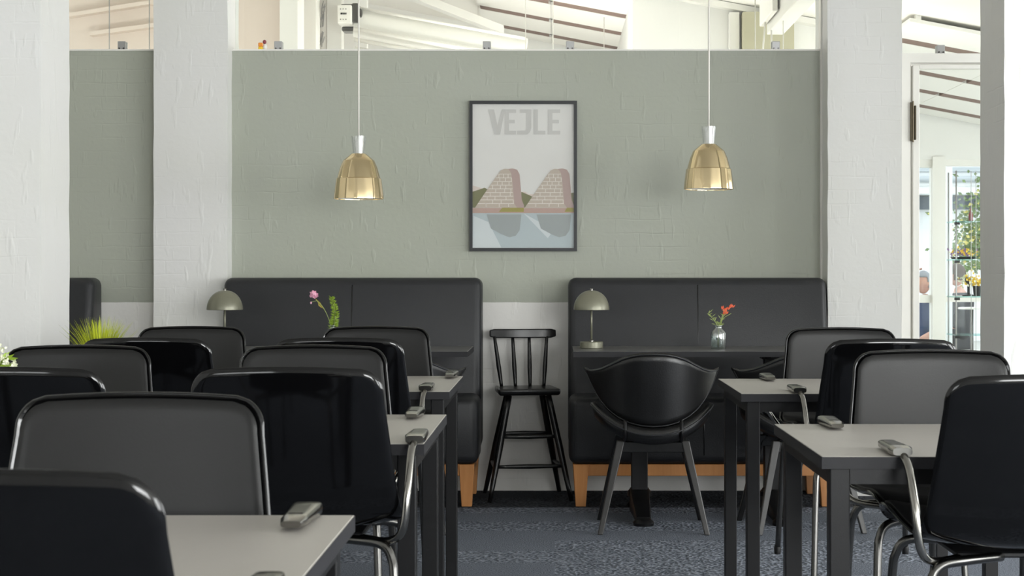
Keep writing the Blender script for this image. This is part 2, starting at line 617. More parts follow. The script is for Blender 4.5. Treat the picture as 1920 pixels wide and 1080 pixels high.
# pillars of painted brick
def pillar(name, x0, x1, y0, y1, z1):
    bm = bmesh.new()
    n = 30
    rings = []
    for i in range(n + 1):
        z = z1 * i / n
        j = lambda: random.uniform(-.0018, .0018)
        rings.append([bm.verts.new(p) for p in ((x0 + j(), y0, z), (x1 + j(), y0, z), (x1 + j(), y1, z), (x0 + j(), y1, z))])
    for a, b in zip(rings, rings[1:]):
        for k in range(4):
            bm.faces.new((a[k], a[(k + 1) % 4], b[(k + 1) % 4], b[k]))
    bm.faces.new(rings[0]); bm.faces.new(rings[-1][::-1])
    return struct(name, bm, M['white_brick'])


pillar('wall_pillar_left', at(288, 0, 7.9).x, at(427, 0, 7.9).x, 7.9, 8.18, 3.6)
xr0 = at(1552, 0, 7.81).x
pillar('wall_pillar_right', xr0, at(1691, 0, 7.81).x, 7.81, 8.18, 3.03)
pillar('wall_pillar_near_left', -2.75, at(76, 0, 6.07).x, 6.07, 6.43, 3.66)
pillar('wall_pillar_near_right', at(1883, 0, 6.38).x, 2.55, 6.38, 6.74, 2.94)
# grey strip where the partition meets the right pillar
struct('trim_9', B(1.325, xr0 + .004, 7.97, 8.03, .62, 3.05), M['white_paint'])

# glass standing on the partition, with its clips
gx = [at(p, 0, YW).x for p in (437, 700, 985, 1130, 1536)]
w = struct('window_12', B(at(437, 0, YW).x, at(1538, 0, YW).x, YW + .055, YW + .063, HW + .010, 2.95), M['glass'])
w2 = struct('window_13', B(-5.1, at(287, 0, YW).x, YW + .055, YW + .063, HW + .010, 3.3), M['glass'])
clips = [(912, 'steel glass clip on the partition left of the poster'), (1069, 'steel glass clip on the partition top above the poster right edge'),
         (1457, 'glass clip on the partition top below the ceiling beam'), (224, 'glass clip on the partition in the left bay'),
         (519, 'glass clip on the partition beside the small plastic toy')]
cl0 = None
for px, lab in clips:
    x = at(px, 0, YW).x
    if cl0 is None:
        c = thing('glass_clip', lab, 'clip', (x, YW + .059, HW + .008), 0, 'clips holding the glass on the partition')
        bm = bmesh.new()
        box(bm, -.020, .020, -.022, -.005, 0, .046, .002, 1)
        box(bm, -.020, .020, .005, .022, 0, .046, .002, 1)
        box(bm, -.020, .020, -.005, .005, 0, .002)
        obj('bracket', bm, M['clip'], c)
        for q in (-.011, .011):
            bm = LA([(0, 0), (.004, 0), (.004, .004), (0, .004)], 8, (q, 0, 0))
            for v in bm.verts: v.co = Vector((v.co.x, -.022 - v.co.z, .010 + v.co.y))
            obj('screw', bm, M['steel_dark'], c)
        cl0 = c
    else:
        copy_tree(cl0, (x, YW + .059, HW + .008), 0, lab)

# toy on the partition top
t = thing('toy_figure', 'small orange, yellow and maroon plastic toy on top of the partition', 'toy', at(491, 94, YW + .03) - Vector((0, 0, .0)))
t.location = (at(491, 0, YW).x, YW + .03, HW + .008)
obj('block', B(-.022, 0.0, -.012, .012, .016, .036, .003, 1), M['orange'], t)
obj('base', B(-.022, 0.0, -.012, .012, 0, .016, .003, 1), M['yellow'], t)
obj('body', LA([(0, 0), (.009, 0), (.010, .02), (.006, .030), (0, .031)], 12, (.011, 0, 0)), M['white_enamel'], t, True)
obj('head', LA([(0, .030), (.008, .034), (.010, .041), (.007, .049), (0, .052)], 12, (.008, 0, 0)), M['maroon'], t, True)

# door at the right of the pillar
YD = 8.02
d = struct('door_1', bmesh.new(), M['white_paint'])
bpy.data.objects.remove(d)
x0 = at(1690, 0, YD).x
zh1, zh0 = at(0, 100, YD).z, at(0, 117, YD).z
bm = bmesh.new()
box(bm, x0, at(1707, 0, YD).x, YD, YD + .1, 0, zh1)
box(bm, at(1707, 0, YD).x, 3.0, YD, YD + .1, zh0, zh1)
box(bm, at(1707, 0, YD).x, at(1711, 0, YD).x, YD + .03, YD + .1, 0, zh0)
box(bm, 2.9, 3.0, YD, YD + .1, 0, zh0)
dr = struct('door_1', bm, M['white_paint'])
bm = bmesh.new()
xl, xg = at(1712.5, 0, YD).x, at(1725, 0, YD).x
box(bm, xl, xg, YD + .01, YD + .055, .01, zh0 - .012, .003, 1)
box(bm, xg, 2.88, YD + .01, YD + .055, zh0 - .030, zh0 - .012)
box(bm, xg, 2.88, YD + .01, YD + .055, .01, .16)
box(bm, 2.82, 2.89, YD + .01, YD + .055, .16, zh0 - .03)
obj('door_leaf', bm, M['white_paint'], dr)
obj('pane', B(xg, 2.82, YD + .03, YD + .036, .16, zh0 - .03), M['glass'], dr)
hx = at(1709.5, 0, YD).x
bm = bmesh.new()
box(bm, hx - .010, hx + .002, YD - .014, YD, at(0, 265, YD).z, at(0, 192, YD).z, .002, 1)
box(bm, hx + .012, hx + .022, YD - .006, YD + .012, at(0, 262, YD).z, at(0, 198, YD).z, .002, 1)
tube(bm, [(hx + .004, YD - .012, at(0, 267, YD).z), (hx + .004, YD - .012, at(0, 190, YD).z)], .004, 8)
obj('hinge', bm, base_mat('aged_bronze', srgb(96, 88, 74), .35, .9), dr, True, angle=.6)
x = at(1767, 0, YD).x
copy_tree(cl0, (x, YD + .05, zh1), 0, 'glass clip on the door head right of the brick pillar')
struct('window_14', B(x0 + .005, 3.0, YD + .046, YD + .054, zh1 + .003, 2.6), M['glass'])

# ------------------------------------------------------------------ back room: ceiling panels, beam, unit, cords
rows = [(9.55, 10.70), (10.90, 11.55), (11.75, 12.78), (12.98, 13.70), (13.90, 14.58), (14.78, 15.15)]
PN = {'c': [(-.66, -.032), (-.028, .60)], 'r': [(2.42, 3.318), (3.322, 4.218), (4.222, 4.85)]}
where_row = ['first', 'second', 'third', 'fourth', 'fifth', 'last']
for key, spans in PN.items():
    for ri, (ya, yb) in enumerate(rows):
        if key == 'c' and ri < 2: continue
        for ci, (xa, xb) in enumerate(spans):
            if key == 'r' and ri == 0 and ci == 0: continue
            pos = {'c': ('left of the middle group', 'right of the middle group'), 'r': ('nearest the pillar in the group over the door', 'middle of the group over the door', 'rightmost of the group over the door')}[key][ci]
            root = thing('ceiling_panel', 'white hanging ceiling panel, %s, %s row from the partition' % (pos, where_row[ri]), 'ceiling panel', ((xa + xb) / 2, (ya + yb) / 2, roof((xa + xb) / 2)), 0, 'white acoustic ceiling panels')
            hw, hd = (xb - xa) / 2, (yb - ya) / 2
            sl = -.19
            def slab(x0, x1, y0, y1, t0, t1):
                b_ = bmesh.new()
                hexa(b_, [(x, y, x * sl + t) for t in (t0, t1) for x, y in ((x0, y0), (x1, y0), (x1, y1), (x0, y1))])
                return b_
            obj('board', slab(-hw, hw, -hd, hd, -.055, -.030), M['white_paint'], root)
            b_ = bmesh.new()
            for sx in (-1, 1):
                for sy in (-1, 1):
                    x = sx * (hw - .06)
                    hexa(b_, [(px, py, px * sl + t) for t in (-.030, -.0) for px, py in ((x - .02, sy * (hd - .03) - .02), (x + .02, sy * (hd - .03) - .02), (x + .02, sy * (hd - .03) + .02), (x - .02, sy * (hd - .03) + .02))])
            obj('spacer', b_, M['white_paint'], root)
            if ri < 5:
                sb = slab(-hw + .018, hw - .018, hd + .002, hd + .196, -.053, -.002)
                obj('slot_strip', sb, M['brown'], root)

# white boxed beam with a dark grille end
t = thing('ceiling_beam', 'white boxed ceiling beam with dark grille, behind the glass top right', 'beam', (at(1440, 0, 11).x, 10.6, 2.73))
x0, x1 = at(1424, 0, 11).x - t.location.x, at(1453, 0, 11).x - t.location.x
obj('casing', B(x0 + .05, x1 + .06, -2.2, .4, .0, roof(t.location.x) - 2.73 - .02, .004, 1), M['white_paint'], t)
obj('end_cover', B(x0, x0 + .035, -.25, .40, .055, .24, .006, 2), M['white_enamel'], t)
obj('grille', B(x0 + .035, x0 + .05, -.22, .38, .075, .27), M['steel_dark'], t)
bm = bmesh.new()
tube(bm, [(x0 + .015, .2, .06), (x0 + .0, .2, -.1), (x0 - .03, .2, -.6)], .006, 6)
tube(bm, [(x0 + .055, .2, .02), (x0 + .057, .2, -.6)], .006, 6)
obj('cable', bm, M['cord'], t, True)

# long white roller unit following the roof slope
Yu = 12.4
pa, pb = at(668, 42, Yu), at(985, 100, Yu)
t = thing('awning_roller', 'long white ribbed roller housing with a black and white end box, behind the glass', 'roller housing', pa)
dv = pb - pa
obj('housing', T([(0, 0, 0), tuple(dv)], .115, 28), M['white_paint'], t, True, angle=.6)
bm = bmesh.new()
for k, (dy, dz) in enumerate(((-.14, -.07), (-.12, -.15), (-.07, -.21), (-.10, .10))):
    tube(bm, [(0, dy, dz), (dv.x, dy, dv.z + dz)], .016 if k < 3 else .012, 10)
obj('rib', bm, M['white_enamel'], t, True)
s = Yu / F
obj('end_box', B(-29 * s, -3 * s, -.20, -.06, -9 * s, 25 * s, .008, 2), M['white_enamel'], t)
bm = bmesh.new()
box(bm, -28 * s, 6 * s, -.05, .10, 24 * s, 33 * s, .012, 2)
box(bm, -26 * s, 2 * s, -.05, .10, -18 * s, -9 * s, .012, 2)
box(bm, -4 * s, 9 * s, -.16, .08, -6 * s, 30 * s, .012, 2)
tube(bm, [(11 * s, -.1, 22 * s), (12 * s, -.1, 2 * s)], .012, 8)
obj('bracket', bm, M['steel_dark'], t)
for (a, c) in ((-23, 17), (-18, 17), (-13, 17), (-23, -2), (-18, -2), (-13, -2)):
    obj('screw', B(a * s - .003, a * s + .003, -.204, -.199, c * s - .003, c * s + .003), M['steel_dark'], t)
bm = bmesh.new()
for a, b_ in ((-23, -19), (-18, -15), (-14, -12)):
    box(bm, a * s, b_ * s, -.204, -.199, 7 * s, 10 * s)
obj('marking', bm, M['black_steel'], t)

# white board leaning behind the glass
t = thing('notice_board', 'white board with grey sketch marks and dark edge, far left behind the glass', 'board', at(604, 95, 12.9) )
t.location = (at(604, 0, 12.9).x, 12.9, 0)
s = 12.9 / F
obj('panel', B(-9 * s, 10 * s, 0, .03, 0, 3.4, .004, 1), M['white_enamel'], t)
obj('edge', B(9 * s, 10.6 * s, -.006, .0, 2.85, 3.4), M['steel_dark'], t)
bm = bmesh.new()
rr = random.Random(3)
for zc in (2.96, 3.12, 3.2):
    for k in range(5):
        x = rr.uniform(-6, 3) * s
        tube(bm, [(x, -.004, zc + rr.uniform(-.05, .03)), (x + rr.uniform(.005, .02), -.004, zc + rr.uniform(.03, .09))], .003, 5)
obj('drawing', bm, M['clip'], t)

# slanted soffit seen left of the panels
bm = bmesh.new()
pA, pB = at(760, -10, 13.6), at(945, 62, 13.6)
hexa(bm, [(pA.x, 13.5, pA.z - .02), (pB.x, 13.5, pB.z - .02), (pB.x, 13.7, pB.z - .02), (pA.x, 13.7, pA.z - .02),
          (pA.x, 13.5, pA.z + .05), (pB.x, 13.5, pB.z + .05), (pB.x, 13.7, pB.z + .05), (pA.x, 13.7, pA.z + .05)])
struct('trim_10', bm, M['white_paint'])
# faint battens on the beige wall, and two pale boards
for i, (x0, y0, x1, y1) in enumerate(((125, 30, 290, 4), (170, 64, 290, 48))):
    p, q = at(x0, y0, 11.75), at(x1, y1, 11.75)
    bm = bmesh.new()
    hexa(bm, [(p.x, 11.72, p.z - .015), (q.x, 11.72, q.z - .015), (q.x, 11.8, q.z - .015), (p.x, 11.8, p.z - .015),
              (p.x, 11.72, p.z + .015), (q.x, 11.72, q.z + .015), (q.x, 11.8, q.z + .015), (p.x, 11.8, p.z + .015)])
    struct('trim_%d' % (11 + i), bm, M['beige'])


# ------------------------------------------------------------------ pendants
def pendant_parts(root, zc):
    """brass pendant, origin at the rim centre; zc = height of the ceiling above the rim"""
    pr = [(.1115, 0), (.1115, .004), (.107, .045), (.101, .090), (.0965, .093), (.084, .140), (.070, .172), (.066, .176), (.035, .202), (.033, .203)]
    inner = [(r - .0025, z - .0015) for r, z in pr[::-1]]
    inner[-1] = (.109, 0)
    bm = LA(pr + inner + [pr[0]], 64)
    # pressed facets: the lower band is gently fluted
    for v in bm.verts:
        r = math.hypot(v.co.x, v.co.y)
        if r > 1e-5:
            a = math.atan2(v.co.y, v.co.x)
            k = 1 + (.010 if v.co.z < .095 else .006) * math.cos(a * 16)
            v.co.x *= k; v.co.y *= k
    sh = obj('lamp_shade', bm, M['brass'], root, True, angle=.35)
    obj('shade_lining', LA([(.106, .003), (.101, .045), (.095, .088), (.078, .14), (.060, .172), (.03, .196)], 48), M['white_enamel'], sh, True)
    obj('collar', LA([(.026, .203), (.034, .282), (.0315, .282), (.0235, .205), (.026, .203)], 32), M['collar'], root, True, angle=.6)
    obj('socket', LA([(0, .19), (.014, .19), (.014, .25), (.006, .275), (0, .275)], 20), M['white_enamel'], root, True, angle=.6)
    obj('bulb', LA([(0, .06), (.02, .068), (.03, .09), (.028, .115), (.014, .145), (.013, .19), (0, .19)], 24), M['white_enamel'], root, True)
    obj('cord', T([(0, 0, .27), (.0008, 0, (zc + .3) / 2), (0, 0, zc)], .0042, 8, 4), M['cord'], root, True)
    obj('canopy', LA([(0, zc), (.05, zc), (.05, zc - .02), (.008, zc - .035), (0, zc - .035)], 24), M['white_enamel'], root, True, angle=.6)


YP = 7.2
for px, py, lab in ((672.5, 373, 'brass pendant lamp hanging left of the poster, the lower of the two'),
                    (1329, 355, 'brass pendant lamp hanging right of the poster, the higher of the two')):
    p = at(px, py, YP)
    t = thing('pendant_lamp', lab, 'pendant lamp', p, 0, 'brass pendants in front of the green wall')
    pendant_parts(t, roof(p.x) - p.z - .012)

# cords of lamps in the back room (their shades hang behind the partition), one of them made up
for px, Y, lab in ((205, 10.2, 'thin lamp cord behind the glass in the left bay'),
                   (280, 10.2, 'thin lamp cord behind the glass beside the left pillar'),
                   (985.5, 11.6, 'thin lamp cord behind the glass above the poster'),
                   (1037, 11.9, 'thin lamp cord behind the glass, fainter one above the poster right side'),
                   (1132.5, 13.1, 'thin lamp cord behind the glass between the poster and the right pendant'),
                   (1416, 10.4, 'thin lamp cord behind the glass in front of the khaki pillar, left one'),
                   (1640, 11.0, 'unseen lamp added behind the right brick pillar to light the back room'),  # added lamp out of sight, brightens the room behind the door
                   (1468.5, 10.4, 'thin lamp cord behind the glass in front of the khaki pillar, right one')):
    x = at(px, 0, Y).x
    t = thing('hanging_lamp', lab, 'lamp', (x, Y, 1.62), 0, 'lamps hanging in the back room')
    if px != 1468.5:
        pl = bpy.data.lights.new('back_room_fill', 'POINT')  # fill light added above the shade to brighten ceiling and walls
        pl.energy = {205: 9, 280: 7, 985.5: 20, 1037: 18, 1132.5: 18, 1416: 5, 1640: 12}[px]
        pl.color = (1, .975, .94)
        pl.shadow_soft_size = .06
        po = bpy.data.objects.new('back_room_fill', pl)
        COL.objects.link(po)
        po.location = (x, Y, 1.90)
    obj('cord', T([(0, 0, .12), (0, 0, roof(x) - 1.62)], .0035 if px != 1037 else .003, 6), M['cord_dark'] if px < 300 else M['cord'], t, True)
    obj('lamp_shade', LA([(.1, 0), (.085, .06), (.03, .11), (0, .12), (0, .115), (.03, .105), (.08, .058), (.096, 0), (.1, 0)], 20), M['white_enamel'], t, True)

# ------------------------------------------------------------------ poster
zt, zb = at(0, 190, YW).z, at(0, 471, YW).z
xl, xr = at(880, 0, YW - .03).x, at(1082, 0, YW - .03).x
PW, PH = xr - xl, zt - zb
t = thing('framed_poster', 'black framed poster with white peaked buildings over water on the green wall', 'poster', ((xl + xr) / 2, YW - .001, zb))
fw = .0155
bm = bmesh.new()
for a in ((-PW / 2, PW / 2, 0, fw), (-PW / 2, PW / 2, PH - fw, PH), (-PW / 2, -PW / 2 + fw, fw, PH - fw), (PW / 2 - fw, PW / 2, fw, PH - fw)):
    box(bm, a[0], a[1], -.028, 0, a[2], a[3])
obj('picture_frame', bm, M['frame_black'], t)
iw, ih = PW / 2 - fw, PH - 2 * fw
pr = obj('print', B(-iw, iw, -.012, -.006, fw, PH - fw), base_mat('poster_sky', srgb(236, 235, 231), .7), t)


def pp(px, py):
    """poster pixel in the 810x1080 close-up -> x, z on the print"""
    return (-iw + (px - 90) / (724 - 90) * 2 * iw, PH - fw - (py - 92) / (992 - 92) * ih)


def layer(name, polys, mat, y, parent=None):
    if name == 'storey': polys = [polys]
    else: polys = [[p_] for p_ in polys]
    for grp in polys:
        bm = bmesh.new()
        for poly in grp:
            extrude_poly(bm, [pp(*q) for q in poly], y, y + .0008)
        o = obj(name, bm, mat, parent or pr)
    return o


layer('haze', [[(90, 600), (170, 625), (200, 640), (420, 640), (440, 655), (724, 650), (724, 740), (90, 740)]], base_mat('poster_haze', srgb(228, 214, 204), .7), -.0130)
layer('hill', [[(90, 640), (135, 625), (165, 615), (185, 625), (215, 660), (215, 740), (90, 740)], [(395, 740), (395, 640), (430, 655), (460, 668), (460, 740)], [(695, 740), (695, 650), (724, 645), (724, 740)]], base_mat('poster_hill', srgb(116, 116, 66), .7), -.0136)
layer('water', [[(90, 773), (724, 773), (724, 990), (90, 990)]], base_mat('poster_water', srgb(188, 202, 206), .7), -.0130)
layer('pale_water', [[(95, 790), (190, 830), (270, 990), (90, 990)], [(410, 775), (600, 880), (560, 930)]], base_mat('poster_pale_water', srgb(220, 228, 230), .7), -.0138)
layer('shore', [[(90, 742), (724, 742), (724, 773), (90, 773)]], base_mat('poster_shore', srgb(192, 160, 146), .7), -.0144)
layer('lawn', [[(275, 740), (410, 740), (410, 766), (255, 766)], [(680, 740), (724, 740), (724, 766), (665, 766)]], base_mat('poster_lawn', srgb(160, 150, 50), .7), -.0152)
mw = base_mat('poster_house', srgb(200, 186, 170), .7)
mp_ = base_mat('poster_house_side', srgb(186, 160, 152), .7)
ml = base_mat('poster_lines', srgb(244, 238, 230), .7)
mg = base_mat('poster_reflection', srgb(160, 168, 168), .7)
for k, dx in enumerate((0, 312)):
    front = [(105, 740), (150, 672), (205, 592), (245, 535), (268, 506), (290, 496), (312, 498), (330, 520), (338, 560), (345, 640), (352, 715), (368, 740)]
    side = [(312, 498), (340, 494), (368, 502), (384, 530), (390, 600), (398, 690), (412, 726), (412, 740), (368, 740), (352, 715), (345, 640), (338, 560), (330, 520)]
    cl = lambda pl: [(min(x + dx, 724), y) for x, y in pl]
    layer('building', [cl(front)], mw, -.0160)
    layer('building_side', [cl(side)], mp_, -.0162)
    fl = []
    for i, y in enumerate(range(528, 735, 23)):
        xa = 105 + (740 - y) / (740 - 506) * 163
        xb = min(350, 330 + (y - 520) * .1)
        fl.append(cl([(xa, y), (xb, y), (xb, y + 4), (xa - 2, y + 4)]))
        for j in range(3):
            xv = xa + (xb - xa) * ((j * .37 + i * .23) % 1)
            fl.append(cl([(xv, y), (xv + 4, y), (xv + 4, y + 23), (xv, y + 23)]))
    layer('storey', fl, ml, -.0168)
    layer('reflection', [cl([(178, 782), (395, 782), (385, 880), (360, 915), (320, 925), (270, 905), (205, 870), (190, 820)])], mg, -.0146)
# lettering: bold condensed capitals V E J L E
def capital(x0, x1, kind):
    w = x1 - x0
    t0, b0 = 125, 282
    st = w * .36
    if kind == 'V':
        return [[(x0, t0), (x0 + st, t0), (x0 + w * .56, 225), (x1 - st * .5, t0), (x1, t0), (x0 + w * .72, b0), (x0 + w * .38, b0)]]
    if kind == 'E':
        return [[(x0, t0), (x1, t0), (x1, t0 + 22), (x0 + st, t0 + 22), (x0 + st, 190), (x1 - 8, 190), (x1 - 8, 212), (x0 + st, 212), (x0 + st, b0 - 24), (x1, b0 - 24), (x1, b0), (x0, b0)]]
    if kind == 'L':
        return [[(x0, t0), (x0 + st, t0), (x0 + st, b0 - 24), (x1, b0 - 24), (x1, b0), (x0, b0)]]
    return [[(x0 + w * .2, t0), (x1, t0), (x1, b0 - 42), (x1 - w * .1, b0 - 16), (x1 - w * .3, b0), (x0, b0), (x0, b0 - 24), (x1 - st - 4, b0 - 26), (x1 - st, b0 - 48), (x1 - st, t0 + 22), (x0 + w * .2, t0 + 22)]]
bm = bmesh.new()
for kd, xa_, xb_ in (('V', 186, 292), ('E', 292, 362), ('J', 368, 458), ('L', 472, 545), ('E', 562, 638)):
    for poly in capital(xa_, xb_, kd):
        extrude_poly(bm, [pp(*q) for q in poly], -.0140, -.0128)
lo = obj('lettering', bm, base_mat('poster_letters', srgb(208, 207, 203), .6), pr)
obj('glazing', B(-iw, iw, -.021, -.019, fw, PH - fw), glass_mat('poster_glass', (.97, .97, .97, 1), .06, .03), t)

# ------------------------------------------------------------------ benches
def make_bench(label, xc):
    t = thing('booth_bench', label, 'bench', (xc, 7.68, 0), 0, 'high backed black booth benches')
    W = 1.257 / 2
    bm = bmesh.new()
    hexa(bm, [(-W, -.01, .45), (W, -.01, .45), (W, .27, .19), (-W, .27, .19),
              (-W, .10, 1.065), (W, .10, 1.065), (W, .27, 1.065), (-W, .27, 1.065)], .038, 5)
    bo = obj('backrest', bm, M['leather'], t, True, angle=.9)
    bm = T([(0, -.014 + .025, .54), (0, .094, 1.03)], .0032, 8)
    obj('seam', bm, M['black_leather'], bo, True)
    bm = bmesh.new()
    box(bm, -W, W, -.245, .05, .195, .512, .042, 5)
    so = obj('seat', bm, M['leather'], t, True, angle=.9)
    obj('seam', T([(0, -.246, .24), (0, -.246, .47)], .0026, 8), M['black_leather'], so, True)
    bm = bmesh.new()
    box(bm, -W + .03, W - .03, -.225, -.2, .142, .196, .002, 1)
    box(bm, -W + .03, W - .03, .22, .245, .142, .196, .002, 1)
    box(bm, -W + .03, -W + .055, -.2, .22, .142, .196, .002, 1)
    box(bm, W - .055, W - .03, -.2, .22, .142, .196, .002, 1)
    obj('rail', bm, M['oak'], t)
    for sx in (-1, 1):
        for sy in (-1, 1):
            xo, xi = sx * (W - .02), sx * (W - .092)
            bo_, bi = sx * (W - .032), sx * (W - .079)
            yo, yi = (-.232, -.18) if sy < 0 else (.248, .2)
            bm = bmesh.new()
            lo_, hi_ = sorted((bo_, bi)); l2, h2 = sorted((xo, xi))
            y0, y1 = sorted((yo, yi))
            hexa(bm, [(lo_, y0, 0), (hi_, y0, 0), (hi_, y1, 0), (lo_, y1, 0), (l2, y0, .196), (h2, y0, .196), (h2, y1, .196), (l2, y1, .196)], .002, 1)
            obj('leg', bm, M['oak'], t)
    return t


b0 = make_bench('black leather booth bench right of the small stool, oak legs', (.066 + 1.323) / 2)
copy_tree(b0, (-.983, 7.68, 0), 0, 'black leather booth bench left of the small stool, beside the pillar')
copy_tree(b0, (-2.243 - .6285, 7.68, 0), 0, 'black leather booth bench in the left bay, cut off by the near column')


# ------------------------------------------------------------------ tables
def bench_table(label, x0, x1, zt_=.745):
    t = thing('wall_table', label, 'table', ((x0 + x1) / 2, 7.24, 0), 0, 'pedestal tables at the booth benches')
    w = (x1 - x0) / 2
    tp = obj('tabletop', B(-w, w, -.26, .26, zt_ - .024, zt_, .0015, 1), M['laminate_dark'], t)
    bm = bmesh.new()
    e = .0012
    box(bm, -w - e, w + e, -.26 - e, -.26, zt_ - .0245, zt_ - .001)
    box(bm, -w - e, w + e, .26, .26 + e, zt_ - .0245, zt_ - .001)
    box(bm, -w - e, -w, -.26, .26, zt_ - .0245, zt_ - .001)
    box(bm, w, w + e, -.26, .26, zt_ - .0245, zt_ - .001)
    obj('edge_band', bm, M['table_edge'], tp)
    for sx in (-1, 1):
        X = sx * (w - .30)
        bm = bmesh.new()
        box(bm, X - .037, X + .037, -.03, .03, .10, zt_ - .03, .004, 2)
        obj('pedestal', bm, M['black_steel'], t)
        bm = bmesh.new()
        # cast foot bar, from the back pad to the front pad
        hexa(bm, [(X - .035, -.34, .012), (X + .035, -.34, .012), (X + .045, 0, .012), (X - .045, 0, .012),
                  (X - .030, -.33, .035), (X + .030, -.33, .035), (X + .044, 0, .12), (X - .044, 0, .12)], .006, 2)
        hexa(bm, [(X - .045, 0, .012), (X + .045, 0, .012), (X + .035, .22, .012), (X - .035, .22, .012),
                  (X - .044, 0, .12), (X + .044, 0, .12), (X + .030, .21, .035), (X - .030, .21, .035)], .006, 2)
        lathe(bm, [(0, 0), (.044, 0), (.046, .012), (.040, .02), (.03, .028), (0, .03)], 24, (X, -.345, 0))
        lathe(bm, [(0, 0), (.044, 0), (.046, .012), (.040, .02), (.03, .028), (0, .03)], 24, (X, .225, 0))
        lathe(bm, [(0, .08), (.054, .08), (.054, .10), (.045, .11), (0, .11)], 24, (X, 0, 0))
        obj('foot', bm, M['black_steel'], t, True, angle=.6)
        bm = bmesh.new()
        box(bm, X - .035, X + .035, -.2, .2, zt_ - .036, zt_ - .024, .002, 1)
        box(bm, X - .05, X + .05, -.05, .05, zt_ - .045, zt_ - .030, .002, 1)
        obj('mounting_plate', bm, M['black_steel'], t)
    return t


bench_table('long dark pedestal table at the right bench, with lamp and coral flower', .083, 1.283)
bench_table('long dark pedestal table at the left bench, with lamp and pink flower', -1.58, -.38)
bench_table('dark pedestal table at the bench in the left bay', -3.47, -2.27)


def dining_table(label, x0, x1, y0, y1, rot=0, zt_=.72):
    t = thing('dining_table', label, 'table', ((x0 + x1) / 2, (y0 + y1) / 2, 0), rot, 'square legged grey dining tables')
    w, d = (x1 - x0) / 2, (y1 - y0) / 2
    tp = obj('tabletop', B(-w, w, -d, d, zt_ - .024, zt_, .001, 1), M['laminate'], t)
    e = .0012
    bm = bmesh.new()
    box(bm, -w - e, w + e, -d - e, -d, zt_ - .0245, zt_ - .001)
    box(bm, -w - e, w + e, d, d + e, zt_ - .0245, zt_ - .001)
    box(bm, -w - e, -w, -d, d, zt_ - .0245, zt_ - .001)
    box(bm, w, w + e, -d, d, zt_ - .0245, zt_ - .001)
    obj('edge_band', bm, M['table_edge'], tp)
    q = .018
    bm = bmesh.new()
    zl = zt_ - .025
    box(bm, -w + q + .04, w - q - .04, -d + q, -d + q + .02, zl - .032, zl)
    box(bm, -w + q + .04, w - q - .04, d - q - .02, d - q, zl - .032, zl)
    box(bm, -w + q, -w + q + .02, -d + q + .04, d - q - .04, zl - .032, zl)
    box(bm, w - q - .02, w - q, -d + q + .04, d - q - .04, zl - .032, zl)
    obj('apron', bm, M['black_steel'], t)
    for sx in (-1, 1):
        for sy in (-1, 1):
            xo = sx * (w - q); xi = sx * (w - q - .04)
            yo = sy * (d - q); yi = sy * (d - q - .04)
            bm = B(min(xo, xi), max(xo, xi), min(yo, yi), max(yo, yi), 0, zl, .0025, 2)
            obj('leg', bm, M['black_steel'], t)
    return t


TB = {
    'RA': ('grey dining table at right front, nearer of the right row', .530, 1.33, 3.167, 3.857, 0),
    'RB': ('grey dining table at right, farther of the right row, nearest the bench', .566, 1.366, 4.843, 5.538, .0),
    'L1': ('grey dining table at bottom left, nearest the camera', -1.70, -.300, 1.70, 2.395, .0),
    'L2': ('grey dining table in the left row, the middle one', -1.68, -.279, 3.407, 4.12, .0),
    'L3': ('grey dining table in the left row, farthest one near the left bench', -1.72, -.325, 4.93, 5.68, .0),
}
for k, v in TB.items():
    dining_table(*v)


# ------------------------------------------------------------------ hung shell chairs
def catmull1(pts, s):
    """polyline with arc length parameter -> position and tangent"""
    acc = 0
    for a, b in zip(pts, pts[1:]):
        d = (b - a).length
        if acc + d >= s or b is pts[-1]:
            f = (s - acc) / d if d else 0
            return a.lerp(b, f)
        acc += d


PROF = smooth_pts([(0, .245, .440), (0, .225, .462), (0, .15, .468), (0, .02, .456), (0, -.10, .452), (0, -.165, .470), (0, -.200, .530), (0, -.222, .640), (0, -.238, .732), (0, -.246, .788)], 8)
PLEN = sum((b - a).length for a, b in zip(PROF, PROF[1:]))


